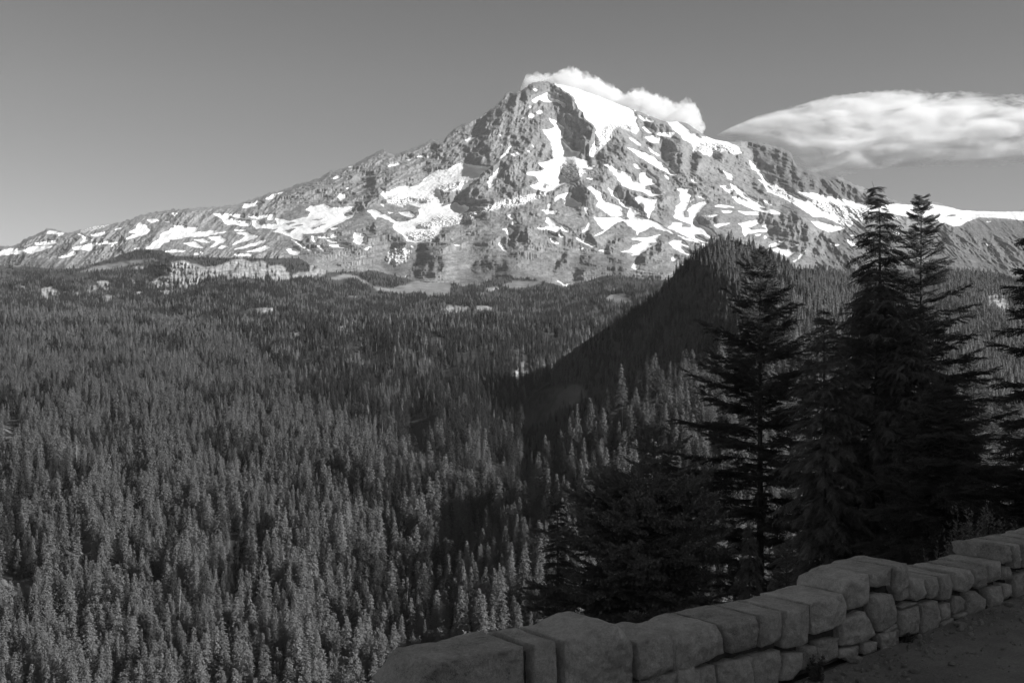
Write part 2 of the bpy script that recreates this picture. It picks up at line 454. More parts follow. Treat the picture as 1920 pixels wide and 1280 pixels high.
  [(560,280),(690,275),(710,350),(650,400),(600,480),(620,540),(660,550),(665,460),(740,440),(760,400),(830,400),(760,470),(710,540),(740,600),(860,650),(920,710),(870,740),(780,690),(720,700),(840,780),(760,760),(640,720),(520,660),(450,640),(520,590),(600,590),(590,630),(680,640),(680,600),(560,560),(520,540),(540,440),(590,400),(580,320)],
  [(470,780),(520,750),(600,760),(670,820),(580,800),(680,880),(710,885),(700,910),(620,880),(540,840)],
  [(485,945),(510,910),(550,910),(530,945)], [(575,975),(640,980),(640,995)], [(120,1000),(150,975),(190,990),(160,1035)],
  [(740,510),(830,525),(960,510),(870,535)], [(890,430),(940,420),(1100,445),(1000,450)],
  [(1065,345),(1140,355),(1180,390),(1300,440),(1370,470),(1450,465),(1530,510),(1450,505),(1330,480),(1180,420)],
  [(1230,375),(1330,390),(1370,450),(1280,420)], [(1350,380),(1400,385),(1430,430)], [(955,475),(1060,480),(1050,495),(990,500)],
  [(1100,475),(1200,485),(1330,490),(1320,515),(1200,510)],
  [(1115,595),(1220,575),(1350,560),(1300,600),(1210,640),(1260,660),(1410,645),(1390,670),(1220,690),(1180,720),(1160,660),(1150,620)],
  [(895,605),(1060,590),(920,635)],
  [(1300,180),(1360,200),(1480,240),(1600,310),(1760,380),(1870,470),(1920,500),(1920,540),(1820,530),(1700,450),(1600,390),(1560,350),(1440,310),(1380,240)],
  [(1220,10),(1290,60),(1350,130),(1420,220),(1370,220),(1330,150),(1240,70)],
  [(1040,220),(1110,260),(1210,340),(1240,400),(1140,330),(1060,260)], [(975,95),(1030,130),(1070,150),(1065,185),(1040,180)],
  [(1445,835),(1500,822),(1560,835),(1660,850),(1590,910),(1560,880)], [(1620,815),(1700,785),(1690,800),(1640,820)],
  [(1620,950),(1680,930),(1720,860),(1755,840),(1700,920),(1650,955)], [(1820,860),(1855,860),(1850,880)],
  [(1400,800),(1520,760),(1560,745),(1500,800),(1420,820)], [(1340,620),(1400,610),(1480,615),(1400,650)], [(1360,710),(1400,720),(1380,735)], [(1280,700),(1350,690),(1300,715)]],),
 T8 + ([
  [(230,400),(370,415),(550,455),(700,485),(800,505),(920,490),(1080,500),(1160,490),(1220,492),(1340,510),(1450,540),(2000,548),(2000,625),(1800,600),(1680,590),(1580,590),(1500,620),(1440,655),(1400,655),(1300,630),(1250,600),(1090,590),(900,560),(700,520),(500,490),(330,450)],
  [H,(1350,570),(1400,565),(1425,580),(1340,588),(1300,605),(1310,600)], [H,(1430,595),(1470,600),(1450,607)],
  [(-40,330),(60,370),(150,410),(260,450),(340,490),(400,545),(520,580),(640,620),(620,660),(540,640),(420,590),(330,565),(250,520),(120,450),(0,400)],
  [(315,618),(380,625),(470,650),(585,672),(460,703),(400,680)],
  [(590,755),(630,765),(680,820),(620,800)], [(460,785),(555,800),(500,803)], [(920,700),(990,710),(980,725)], [(610,724),(650,724),(630,730)],
  [(950,665),(980,668),(970,680)], [(900,735),(970,745),(910,742)], [(1640,618),(1670,622),(1650,630)], [(20,830),(100,820),(200,840),(145,885)], [(1620,790),(1680,790),(1660,805)]],),
]
ICE = [
 T1 + ([[(700,280),(750,270),(800,240),(900,212),(1042,200),(960,245),(830,265),(790,275)]],),
 T3 + ([[(1085,370),(1120,340),(1200,320),(1300,305),(1400,300),(1330,340),(1300,375),(1240,395),(1110,390)],
  [(600,450),(700,440),(850,460),(1000,460),(1070,465),(1060,490),(960,510),(830,500),(780,545),(640,500)],
  [(900,720),(900,700),(1000,680),(1100,620),(1300,640),(1340,690),(1200,720),(1100,740),(1000,750)],
  [(790,800),(850,770),(950,765),(1060,760),(1095,800),(1080,860),(900,870)],
  [(1320,600),(1500,570),(1650,510),(1750,470),(1920,430),(1920,455),(1800,500),(1700,540),(1600,575),(1480,600),(1400,640),(1350,690)],
  [(640,960),(760,900),(860,960),(800,1060),(690,1090),(620,1060)]],),
 T4 + ([[(300,220),(400,185),(640,130),(840,95),(830,130),(700,190),(560,230),(350,260),(150,330),(60,370),(0,400),(0,350),(150,290)]],),
 T5 + ([[(1460,900),(1560,880),(1650,930),(1700,960),(1640,1010),(1560,1040),(1480,1000)], [(1300,1080),(1370,1070),(1400,1100),(1330,1110)]],),
 T6 + ([[(430,560),(480,480),(560,455),(700,470),(780,520),(770,555),(700,530),(600,490),(545,520),(530,590),(440,680),(350,760),(300,760),(380,640),(400,590)],
  [(1330,690),(1380,640),(1500,640),(1620,660),(1740,730),(1680,745),(1600,710),(1450,765)]],),
 T7 + ([[(1380,225),(1500,260),(1620,340),(1700,400),(1640,400),(1560,350),(1440,310)]],),
 T8 + ([[(330,450),(500,490),(700,520),(900,560),(1000,600),(760,610),(640,620),(600,660),(540,640),(520,580),(400,545),(340,490)]],),
]
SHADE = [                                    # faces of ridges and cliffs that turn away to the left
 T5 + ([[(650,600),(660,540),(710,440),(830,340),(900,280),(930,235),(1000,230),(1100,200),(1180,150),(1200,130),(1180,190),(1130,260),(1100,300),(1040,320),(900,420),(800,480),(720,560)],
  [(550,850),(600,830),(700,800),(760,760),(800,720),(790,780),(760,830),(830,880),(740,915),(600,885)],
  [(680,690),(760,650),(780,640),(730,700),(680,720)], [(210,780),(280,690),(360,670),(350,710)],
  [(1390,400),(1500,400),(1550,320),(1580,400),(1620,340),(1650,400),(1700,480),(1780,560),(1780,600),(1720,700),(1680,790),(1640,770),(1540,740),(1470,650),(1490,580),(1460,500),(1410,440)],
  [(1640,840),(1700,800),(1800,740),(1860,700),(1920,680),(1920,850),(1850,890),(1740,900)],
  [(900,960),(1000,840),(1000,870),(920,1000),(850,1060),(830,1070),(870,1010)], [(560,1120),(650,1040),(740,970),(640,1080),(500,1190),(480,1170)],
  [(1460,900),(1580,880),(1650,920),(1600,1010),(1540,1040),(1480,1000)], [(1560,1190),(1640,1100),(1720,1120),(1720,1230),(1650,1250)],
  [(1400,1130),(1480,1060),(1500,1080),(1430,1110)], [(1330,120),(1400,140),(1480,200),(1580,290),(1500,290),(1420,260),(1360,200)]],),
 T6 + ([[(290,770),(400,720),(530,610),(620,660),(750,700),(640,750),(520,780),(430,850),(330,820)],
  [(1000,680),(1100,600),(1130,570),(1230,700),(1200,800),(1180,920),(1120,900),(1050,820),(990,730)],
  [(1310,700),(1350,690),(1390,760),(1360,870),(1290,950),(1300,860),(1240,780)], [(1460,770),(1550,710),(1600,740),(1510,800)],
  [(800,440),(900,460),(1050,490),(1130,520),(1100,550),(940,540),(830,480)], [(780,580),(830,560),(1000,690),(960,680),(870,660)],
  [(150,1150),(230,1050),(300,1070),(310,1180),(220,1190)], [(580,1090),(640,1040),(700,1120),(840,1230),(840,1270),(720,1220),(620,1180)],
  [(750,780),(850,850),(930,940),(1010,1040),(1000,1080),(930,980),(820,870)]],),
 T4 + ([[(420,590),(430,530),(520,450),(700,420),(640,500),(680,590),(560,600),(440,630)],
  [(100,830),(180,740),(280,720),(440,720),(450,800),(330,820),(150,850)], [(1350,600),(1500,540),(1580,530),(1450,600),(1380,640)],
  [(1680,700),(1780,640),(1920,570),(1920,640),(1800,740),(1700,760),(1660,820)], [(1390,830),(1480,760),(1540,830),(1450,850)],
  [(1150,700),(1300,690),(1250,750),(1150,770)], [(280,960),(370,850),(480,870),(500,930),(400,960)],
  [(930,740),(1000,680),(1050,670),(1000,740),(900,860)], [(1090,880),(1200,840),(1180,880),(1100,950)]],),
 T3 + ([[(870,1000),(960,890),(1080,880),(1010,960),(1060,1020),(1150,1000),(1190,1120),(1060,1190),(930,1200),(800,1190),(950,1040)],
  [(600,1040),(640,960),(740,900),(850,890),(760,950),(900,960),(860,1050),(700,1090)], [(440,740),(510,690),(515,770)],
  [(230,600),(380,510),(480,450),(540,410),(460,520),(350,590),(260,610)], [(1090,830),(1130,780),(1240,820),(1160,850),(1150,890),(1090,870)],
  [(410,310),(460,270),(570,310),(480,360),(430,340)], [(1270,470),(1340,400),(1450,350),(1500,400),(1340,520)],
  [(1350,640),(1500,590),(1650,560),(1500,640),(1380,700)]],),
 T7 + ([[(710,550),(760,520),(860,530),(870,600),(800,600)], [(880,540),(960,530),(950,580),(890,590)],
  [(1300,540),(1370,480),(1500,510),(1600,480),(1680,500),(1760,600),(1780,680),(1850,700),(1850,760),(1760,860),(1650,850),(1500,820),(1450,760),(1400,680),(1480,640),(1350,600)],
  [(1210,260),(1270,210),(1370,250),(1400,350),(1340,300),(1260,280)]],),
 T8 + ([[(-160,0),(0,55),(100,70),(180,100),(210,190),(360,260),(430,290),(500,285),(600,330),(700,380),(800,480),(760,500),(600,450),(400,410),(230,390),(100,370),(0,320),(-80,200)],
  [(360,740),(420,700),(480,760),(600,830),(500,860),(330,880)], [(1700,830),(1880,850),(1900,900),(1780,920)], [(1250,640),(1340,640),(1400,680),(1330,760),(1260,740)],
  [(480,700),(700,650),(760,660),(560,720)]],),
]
CLIFF = [                                    # pale cliffs and bare ground among the upper forest
 T1 + ([[(380,800),(430,790),(500,780),(540,850),(500,900),(400,910)], [(570,840),(640,840),(600,870)], [(700,840),(740,830),(790,890),(740,870)],
  [(810,830),(850,780),(900,770),(930,820),(850,870)], [(900,740),(1020,730),(1010,840),(930,800)], [(1120,740),(1160,740),(1150,800)], [(1230,730),(1270,735),(1260,790)],
  [(1200,840),(1400,830),(1300,870)], [(1400,760),(1500,690),(1590,690),(1600,560),(1700,540),(1920,600),(1920,720),(1850,760),(1750,800),(1620,850),(1570,870),(1490,850),(1460,770)],
  [(1240,600),(1350,585),(1350,620),(1270,630)], [(180,780),(260,770),(230,840)]],),
 T2 + ([[(0,950),(80,900),(100,780),(150,760),(280,800),(400,820),(470,790),(520,800),(680,740),(760,720),(860,760),(960,740),(1030,790),(1140,780),(1200,830),(1220,890),(1300,850),(1400,850),(1400,800),(1500,700),(1560,680),(1700,650),(1820,700),(1920,650),(1920,850),(1700,830),(1560,850),(1540,890),(1400,900),(1200,920),(1040,935),(930,930),(850,920),(640,910),(560,900),(370,930),(280,960),(200,1010),(100,1050),(40,1060),(0,1060)]],),
 T9 + ([[(1350,1095),(1420,1060),(1530,1070),(1540,1110),(1470,1130),(1400,1110)], [(1560,1070),(1680,1075),(1650,1110),(1580,1110)], [(800,1010),(890,1000),(880,1020),(810,1030)],
  [(1580,940),(1620,880),(1600,940)], [(1640,960),(1700,950),(1730,970),(1650,985)], [(760,1200),(800,1160),(1000,1150),(960,1170),(860,1180),(800,1240),(770,1250)],
  [(150,1130),(200,1120),(190,1160)], [(240,1085),(380,1075),(350,1100),(280,1110)], [(460,1240),(540,1250),(500,1280)]],),
]
DARKROCK = [
 T8 + ([[(740,620),(1000,700),(1250,660),(1420,672),(1520,625),(1700,600),(2100,640),(2100,1400),(500,1400),(420,760),(560,700)], [(-160,0),(0,55),(180,100),(210,190),(430,290),(600,330),(800,480),(600,450),(370,410),(100,370),(-80,200)]],),
 T4 + ([[(0,860),(200,720),(440,720),(640,860),(800,900),(900,980),(0,1000)], [(1000,700),(1300,680),(1560,700),(1640,760),(1500,900),(1200,900),(1080,800)]],),
 T3 + ([[(560,1060),(640,950),(900,890),(1080,900),(1150,1000),(1190,1120),(900,1230),(620,1140)]],),
 T1 + ([[(0,500),(300,480),(500,560),(700,590),(500,640),(0,600)], [(340,470),(620,400),(660,400),(560,500),(420,490)]],),
]
MEADOW = [
 T1 + ([[(940,880),(1020,860),(1090,870),(1020,930)], [(120,540),(330,530),(420,560),(500,570),(680,590),(640,620),(400,610),(250,590),(120,600)], [(700,660),(900,600),(1100,560),(1400,520),(1500,540),(1300,570),(1000,630)]],),
 T9 + ([[(640,920),(780,875),(860,885),(960,950),(1060,960),(1150,940),(1240,905),(1400,910),(1430,950),(1420,1010),(1300,1010),(1200,990),(1100,1000),(1020,990),(930,940),(850,900),(700,910)]],),
 T4 + ([[(1370,1090),(1440,1060),(1550,1050),(1620,1120),(1590,1160),(1400,1150)], [(400,980),(500,930),(780,940),(700,980),(500,1010)], [(150,1170),(230,1160),(320,1190),(300,1230),(200,1240)], [(0,1040),(300,1070),(250,1040)], [(1380,1010),(1500,1000),(1450,1030)]],),
]
SKY_M = [(-80,470),(0,462),(30,461),(45,449),(62,442),(80,434),(88,428),(100,429),(120,436),(132,436),(140,434),(150,431),(160,430),(175,424),(205,421),(230,415),(240,413),(258,405),(290,398),(320,393),(366,390),
 (400,388),(440,384),(450,382),(470,375),(500,364),(525,358),(548,349),(556,346),(580,339),(600,334),(618,321),(640,317),(665,307),(690,294),(705,286),(720,280),(727,285),(740,291),(745,288),(750,287),(760,282),
 (780,277),(793,271),(805,264),(815,263),(825,265),(833,264),(838,255),(850,243),(865,234),(880,231),(895,224),(905,216),(925,203),(935,194),(942,184),(948,177),(954,173),(962,175),(975,171),(985,165),(992,158),(1000,155),
 (1020,153),(1036,155),(1050,158),(1080,166),(1120,180),(1160,196),(1200,210),(1240,226),(1255,229),(1270,227),(1290,232),(1300,240),(1325,256),(1340,262),(1365,266),(1380,266),(1390,264),(1410,267),(1440,271),(1465,277),
 (1480,284),(1485,290),(1487,300),(1495,311),(1510,318),(1525,323),(1535,328),(1548,332),(1560,332),(1568,330),(1580,334),(1600,345),(1625,354),(1640,361),(1665,371),(1700,383),(1725,382),(1740,378),(1745,377),(1760,380),
 (1780,388),(1800,393),(1830,396),(1880,397),(1910,396),(1920,392),(2000,388)]
SKY_P = [(-80,498),(0,497),(60,498),(110,503),(150,503),(200,487),(240,473),(262,468),(300,469),(330,480),(400,483),(500,484),(560,484),(590,500),(620,511),(700,507),(740,517),(770,524),(800,530),(840,529),(870,537),(950,520),(1000,524),
 (1040,533),(1060,539),(1090,531),(1130,517),(1170,517),(1200,523),(1260,525),(1340,532),(2000,560)]
SKY_C = [(940,780),(970,748),(1000,722),(1060,668),(1100,638),(1180,588),(1230,553),(1270,508),(1300,480),(1320,464),(1345,452),(1370,450),(1395,457),(1420,468),(1440,477),(1480,502),(1520,526),(1560,552),(1620,590),(1700,630),(1980,720)]
SKY_E = [(1400,520),(1480,510),(1560,512),(1600,518),(1700,515),(1760,510),(1840,514),(1920,528),(1990,535)]
# ------------------------------------------------------------------ the land: mountain, upper forest, valley sides, butte
def curve(pts):
    a = np.array(pts, float)
    return lambda u: np.interp(u, a[:, 0], a[:, 1])

def to_world(U, V, Y):
    return (U - CU) / F * Y, Y, (CV - V) / F * Y

def sheet_mesh(name, u0, u1, nu, nv, vtop, vbot, qf, relief=None, back=((60, 25), (500, 260)), power=1.0):
    u = np.linspace(u0, u1, nu); s = np.linspace(0, 1, nv) ** power
    U = np.repeat(u[None], nv, 0); V = vtop(u)[None] + (vbot(u) - vtop(u))[None] * s[:, None]
    Y = 1.0 / qf(U, V)
    if relief is not None: Y = Y + relief(U, V)
    dv = np.abs(V[1:] - V[:-1])
    for j in range(nv - 2, -1, -1):                # ground always climbs away from the eye: no overhangs
        Y[j] = np.maximum(Y[j], Y[j + 1] + dv[j] * Y[j] / F * 0.28)
    X, Y, Z = to_world(U, V, Y)
    P = np.stack([X, Y, Z], -1)
    rows = [P[0] + (0, dy, -dz) for dy, dz in back[::-1]]
    A = np.concatenate([np.stack(rows), P], 0)
    nb = len(rows); n = nv + nb
    idx = np.arange(n * nu).reshape(n, nu)
    f = np.stack([idx[:-1, :-1], idx[1:, :-1], idx[1:, 1:], idx[:-1, 1:]], -1).reshape(-1, 4)
    me = mesh_np(name, A.reshape(-1, 3), f, smooth=True)
    return me, U, V, P, nb

def pad_attr(A, nb):
    return np.concatenate([np.repeat(A[:1], nb, 0), A], 0)

RM = Raster(-80, 130, 2000, 640, 1.0)
RMs = Raster(-80, 130, 2000, 640, 0.5)
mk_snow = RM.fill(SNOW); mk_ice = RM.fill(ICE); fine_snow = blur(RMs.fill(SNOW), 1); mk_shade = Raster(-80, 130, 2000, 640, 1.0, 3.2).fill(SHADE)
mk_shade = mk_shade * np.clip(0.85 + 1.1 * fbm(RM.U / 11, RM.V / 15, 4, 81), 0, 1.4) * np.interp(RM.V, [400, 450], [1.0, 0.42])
mk_cliff = RM.fill(CLIFF); mk_meadow = RM.fill(MEADOW)

# relief: slopes that face left where the photograph has them, solved into one depth field
def relief_from_shade(R, mask, px_m, steep, period, lam=1.3):
    g = -steep * blur(mask, 2)
    g = g - g.mean()
    n0, n1 = g.shape
    G = np.pad(g, ((0, n0), (0, n1)), 'reflect')
    kx = np.fft.fftfreq(G.shape[1])[None] * 2 * np.pi; ky = np.fft.fftfreq(G.shape[0])[:, None] * 2 * np.pi
    eps = (2 * np.pi / period) ** 2
    D = np.fft.ifft2(-1j * kx * np.fft.fft2(G) / (kx ** 2 + lam * ky ** 2 + eps)).real[:n0, :n1]
    return D * px_m

D_sh = relief_from_shade(RM, mk_shade, 5.8, 8.0, 240)
rough = 1 - 0.72 * blur(np.clip(mk_snow * (1 - mk_ice), 0, 1), 2)
smooth_scree = np.clip(0.75 + 1.0 * fbm(RM.U / 120, RM.V / 60, 2, 41), 0, 1) * (RM.V > 380)
rough = rough * (1 - 0.65 * smooth_scree * (1 - mk_shade))
ucr, vcr = RM.U, RM.V
# rock ribs run down the fall line, left of the peak down to the left, right of it to the right
lean = np.clip((ucr - 1030) / 500.0, -1, 1) * 0.9
su, sv = ucr - lean * vcr, vcr * 0.45
N1 = fbm(su / 46, sv / 40, 6, 3, ridged=True, gain=0.62)
N2 = fbm(su / 13, vcr / 16, 4, 23, ridged=True, gain=0.65)
N3 = fbm(ucr / 5, vcr / 6, 3, 29, ridged=True, gain=0.7)
strata = np.sin((vcr + 0.25 * ucr) / 3.1 + 3 * fbm(ucr / 60, vcr / 30, 3, 71)) * np.clip(fbm(ucr / 90, vcr / 70, 2, 77) + 0.3, 0, 1)
D_noise = (-120 * N1 - 42 * N2 - 12 * N3 + 5 * strata * (vcr < 470)) * rough + 22 * fbm(ucr / 60, vcr / 30, 3, 8)
D_ice = mk_ice * (14 * fbm(ucr / 6, vcr / 3, 3, 31, ridged=True))
D_M = D_sh + D_noise + D_ice

ysky = curve([(-80, 9700), (300, 10200), (700, 11500), (1030, 12600), (1250, 12500), (1480, 12200), (1700, 11700), (2000, 11600)])
sky_m = curve(SKY_M)
def vM(u):
    return sky_m(u) + 2.0 * fbm(u / 7, u * 0 + 3.3, 4, 61, gain=0.6) * (1 - 0.85 * ((u > 1050) & (u < 1370)) - 0.8 * (u > 1700))
_us = np.arange(-80, 2001.0); _k = np.exp(-0.5 * (np.arange(-150, 151) / 60.0) ** 2); _k /= _k.sum()
_sk = np.convolve(np.pad(sky_m(_us), 150, 'edge'), _k, 'valid')
sky_s = lambda u: np.interp(u, _us, _sk)
def qM(U, V):
    t = (V - sky_s(U)) / (620 - sky_s(U))
    t = np.clip(t, -0.12, 1)
    return (1 - t) / ysky(U) + t / 7400.0
def relM(U, V):
    edge = np.clip((V - sky_m(U)) / 6.0, 0.15, 1)
    return RM.sample(D_M, U, V) * edge
me, U, V, P, nb = sheet_mesh('mountain', -80, 2000, 1601, 400, vM, lambda u: u * 0 + 612, qM, relM, back=((120, 60), (800, 700)))
ice_speck = 0.5 + 0.8 * fbm(U / 3.0, V / 1.6, 2, 97)
snow = RMs.sample(fine_snow, U, V); ice = RM.sample(blur(mk_ice, 1), U, V)
dkr = RM.sample(blur(RM.fill(DARKROCK), 3), U, V)
tone = fbm(U / 70, V / 30, 4, 51) * 0.5 + RM.sample(blur(mk_cliff, 2), U, V) * 1.2 - 0.5 * RM.sample(blur(mk_shade, 3), U, V)  # rock colour also darkened on the shaded left-facing faces
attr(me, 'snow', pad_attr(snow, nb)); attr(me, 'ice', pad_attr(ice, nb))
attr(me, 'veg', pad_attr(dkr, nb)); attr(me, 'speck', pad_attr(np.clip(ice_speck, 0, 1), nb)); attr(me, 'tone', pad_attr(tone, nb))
m_mtn, nt, b = mat_new('mountain_rock_and_snow', 0.95)
fine = noise_tex(nt, 0.02, 6, 0.7); fine2 = noise_tex(nt, 0.0035, 4, 0.6)
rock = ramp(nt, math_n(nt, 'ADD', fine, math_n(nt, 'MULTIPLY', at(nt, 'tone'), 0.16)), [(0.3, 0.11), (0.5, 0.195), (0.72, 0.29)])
icec = ramp(nt, at(nt, 'speck'), [(0.3, 0.22), (0.62, 0.78)])
sn_t = ramp(nt, fine2, [(0.3, 0.62), (0.65, 0.88)])
sfac = ramp(nt, math_n(nt, 'ADD', at(nt, 'snow'), math_n(nt, 'MULTIPLY', math_n(nt, 'SUBTRACT', fine, 0.5), 0.35)), [(0.24, 0), (0.38, 1)])
dark_slopec = ramp(nt, noise_tex(nt, 0.012, 6, 0.7), [(0.35, 0.055), (0.65, 0.15)])
rock = mixc(nt, math_n(nt, 'MULTIPLY', at(nt, 'veg'), 0.8), rock, dark_slopec)   # scrub on the lower slopes; same darker tone on the right-hand ridge
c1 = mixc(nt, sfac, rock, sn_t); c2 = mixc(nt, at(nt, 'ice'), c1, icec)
nt.links.new(c2, b.inputs['Base Color'])
bump(nt, b, fine, 0.5, 30)
tag(link('mountain', me, None, m_mtn), kind='structure')

# ---- generic forested land
m_floor, nt, b = mat_new('forest_floor', 0.95)
fl = ramp(nt, noise_tex(nt, 0.03, 6, 0.65), [(0.3, 0.03), (0.7, 0.07)])
vert = noise_tex(nt, 0.02, 8, 0.75, vscale=(1, 1, 0.25))
cl = ramp(nt, vert, [(0.34, 0.12), (0.48, 0.30), (0.62, 0.45)])
md = ramp(nt, noise_tex(nt, 0.012, 7, 0.7), [(0.3, 0.14), (0.7, 0.28)])
c = mixc(nt, at(nt, 'meadow'), fl, md); c = mixc(nt, at(nt, 'cliff'), c, cl)
nt.links.new(c, b.inputs['Base Color'])
bump(nt, b, vert, 0.6, 8)

FOREST = []     # x, y, z, height, u, v
def scatter(P, U, V, dens, hgt, keep, seed, dark=0.4):
    """trees on a sheet: dens per hectare of plan area, hgt(U,V) metres"""
    r = np.random.default_rng(seed)
    A = np.abs((P[1:, :-1, 0] - P[:-1, :-1, 0]) * (P[:-1, 1:, 1] - P[:-1, :-1, 1]) - (P[1:, :-1, 1] - P[:-1, :-1, 1]) * (P[:-1, 1:, 0] - P[:-1, :-1, 0]))
    uc, vc = U[:-1, :-1], V[:-1, :-1]
    w = (A / 1e4) * dens(uc, vc) * keep(uc, vc)
    cnt = r.poisson(w)
    j, i = np.nonzero(cnt)
    k = np.repeat(np.arange(len(j)), cnt[j, i]); j, i = j[k], i[k]
    a, b_ = r.random(len(j)), r.random(len(j))
    p = P[j, i] * ((1 - a) * (1 - b_))[:, None] + P[j, i + 1] * (a * (1 - b_))[:, None] + P[j + 1, i] * ((1 - a) * b_)[:, None] + P[j + 1, i + 1] * (a * b_)[:, None]
    h = hgt(U[j, i], V[j, i]) * np.clip(r.lognormal(-0.05, 0.30, len(j)), 0.35, 1.75)
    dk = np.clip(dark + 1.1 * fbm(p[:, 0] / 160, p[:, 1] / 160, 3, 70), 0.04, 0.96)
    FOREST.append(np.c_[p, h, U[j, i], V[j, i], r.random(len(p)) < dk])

def land(name, *a, cliff=None, meadow=None, **k):
    me, U, V, P, nb = sheet_mesh(name, *a, **k)
    cl = np.zeros(U.shape) if cliff is None else cliff(U, V)
    mdw = np.zeros(U.shape) if meadow is None else meadow(U, V)
    attr(me, 'cliff', pad_attr(cl, nb)); attr(me, 'meadow', pad_attr(mdw, nb))
    tag(link(name, me, None, m_floor), kind='structure')
    return U, V, P

sky_p = curve(SKY_P); sky_c = curve(SKY_C); sky_e = curve(SKY_E)
qP = tps([(0,500,6000),(300,470,6200),(600,500,6200),(900,540,6000),(1200,520,5600),(1350,520,5600),(0,552,5200),(300,560,4900),(600,560,4700),(900,580,4400),(1200,570,4300),(0,600,3300),(450,610,3400),(0,650,2600),(450,680,2600),(700,650,3500),(1000,660,3500),(1300,650,3500)])
mk_cliff = mk_cliff * np.clip((fbm(RM.U / 7, RM.V / 16, 3, 19) + 0.62) * 3, 0, 1)
bc, bm = blur(mk_cliff, 1), blur(mk_meadow, 1)
inR = lambda V: (V < 636)
cliffP = lambda U, V: RM.sample(bc, U, V) * inR(V)
meadP = lambda U, V: RM.sample(bm, U, V) * inR(V)
SH_P = [T1 + ([[(260,760),(330,740),(360,860),(330,900),(260,860)], [(1380,640),(1600,560),(1600,680),(1400,700)]],),
        T2 + ([[(580,890),(700,740),(660,860),(620,900)], [(1030,800),(1090,770),(1080,880),(1040,880)], [(470,850),(500,800),(560,850),(500,900)], [(920,820),(960,780),(950,880),(930,900)], [(1250,740),(1400,700),(1500,690),(1470,740),(1390,820),(1310,850),(1290,780)]],)]
mk_shp = RM.fill(SH_P)
D_P = relief_from_shade(RM, mk_shp, 2.6, 2.2, 120) - blur(mk_cliff, 2) * 34 * fbm(RM.U / 7, RM.V / 26, 4, 15, ridged=True, gain=0.7)
relP = lambda U, V: 90 * fbm(U / 60, V / 22, 3, 12) + RM.sample(D_P, U, V) * inR(V)
U, V, P = land('upper_forest_ground', -80, 1400, 1001, 200, lambda u: sky_p(u) + 1.5 * fbm(u / 11, u * 0, 3, 7), lambda u: u * 0 + 672, qP, relP, cliff=cliffP, meadow=meadP)
bare = lambda U, V: np.clip(1 - 1.6 * RM.sample(bc, U, V) * inR(V) - 1.3 * RM.sample(bm, U, V) * inR(V), 0, 1)
near_line = lambda U, V: np.clip((V - sky_p(U)) / 45.0, 0.14, 1)
scatter(P, U, V, lambda u, v: 85 * near_line(u, v) * np.clip(1.1 + 1.9 * fbm(u / 34, v / 16, 3, 90), 0.08, 1.9), lambda u, v: 13 + 9 * np.clip((v - 480) / 150, 0, 1), bare, 1, dark=0.8)

# left valley side (A)
qA = tps([(-80,600,2700),(200,600,2700),(450,640,2400),(500,700,2000),(560,750,1750),(700,840,1450),(860,950,1220),(885,1060,1080),(0,800,1500),(300,800,1520),(0,1000,1130),(400,1000,1120),(0,1300,840),(400,1300,840),(850,1300,820)])
topA = curve([(-80,590),(200,592),(400,612),(450,640),(500,700),(560,752),(620,792),(700,842),(800,892),(850,935),(880,1000),(893,1060)])
relA = lambda U, V: 40 * fbm(U / 130, V / 90, 4, 33)
grassA = [(0, 560, 3, [[(0,720),(60,700),(110,730),(130,790),(60,800),(0,790)], [(330,720),(370,700),(395,770),(350,790)], [(240,810),(280,800),(290,830)]]),
          (0, 900, 3, [[(0,500),(60,530),(80,570),(190,560),(190,640),(80,660),(0,650)], [(370,370),(430,350),(560,330),(530,390),(400,420)], [(260,440),(330,430),(300,500)], [(500,840),(530,830),(520,860)]])]
RA = Raster(-80, 560, 1340, 1310, 2.0)
mk_gA = blur(RA.fill(grassA), 1); mk_gAw = blur(mk_gA, 5)
gA = lambda U, V: 0.6 * RA.sample(mk_gA, U, V) * (V > 565) * (V < 1300)
U, V, P = land('left_valley_side', -80, 893, 420, 300, topA, lambda u: u * 0 + 1420, qA, relA, meadow=gA, back=((12, 9), (200, 190)))
densA = lambda u, v: 215 * np.clip(1.05 + 1.1 * fbm(u / 80, v / 50, 4, 91), 0.3, 1.7)
scatter(P, U, V, densA, lambda u, v: 19 + 9 * np.clip((v - 600) / 350, 0, 1), lambda u, v: np.clip(1.04 - 1.5 * np.max([RA.sample(mk_gAw, u, v - k_) for k_ in (-4, 10, 26)], 0), 0, 1), 2, dark=0.02)

# middle hills (B) with their gullies
SH_B = [(500, 560, 3.84, [[(740,400),(780,340),(920,340),(900,460),(740,520)], [(1260,560),(1320,450),(1430,380),(1560,330),(1560,420),(1420,500),(1350,620),(1250,680)],
        [(1030,880),(1150,780),(1230,720),(1200,830),(1060,950),(1010,1000)], [(780,620),(850,560),(860,700),(780,860),(770,1000)], [(580,420),(630,420),(620,480)], [(1440,260),(1560,240),(1540,320),(1440,320)], [(460,80),(500,60),(500,180)]]),
        (500, 700, 2.783, [[(740,240),(900,180),(880,300),(800,500),(740,500)], [(1060,680),(1200,600),(1200,760),(1100,760)], [(920,700),(960,740),(930,800)], [(1040,880),(1090,860),(1080,960)], [(1290,160),(1310,300),(1290,420)]])]
RB = Raster(400, 570, 1260, 1310, 2.0)
mk_shB = RB.fill(SH_B)
D_B = relief_from_shade(RB, mk_shB, 2.0, 7.0, 150)
qB = tps([(440,600,3100),(700,590,3250),(1000,600,3300),(1100,640,3100),(1200,575,3700),(500,720,2300),(620,790,1900),(750,750,2050),(900,700,2350),(970,760,2150),(860,900,1500),(960,900,1560),(900,1100,1130),(1000,1100,1130),(880,1250,1000)])
topB = curve([(430,640),(500,604),(700,598),(850,594),(1000,602),(1100,600),(1240,590)])
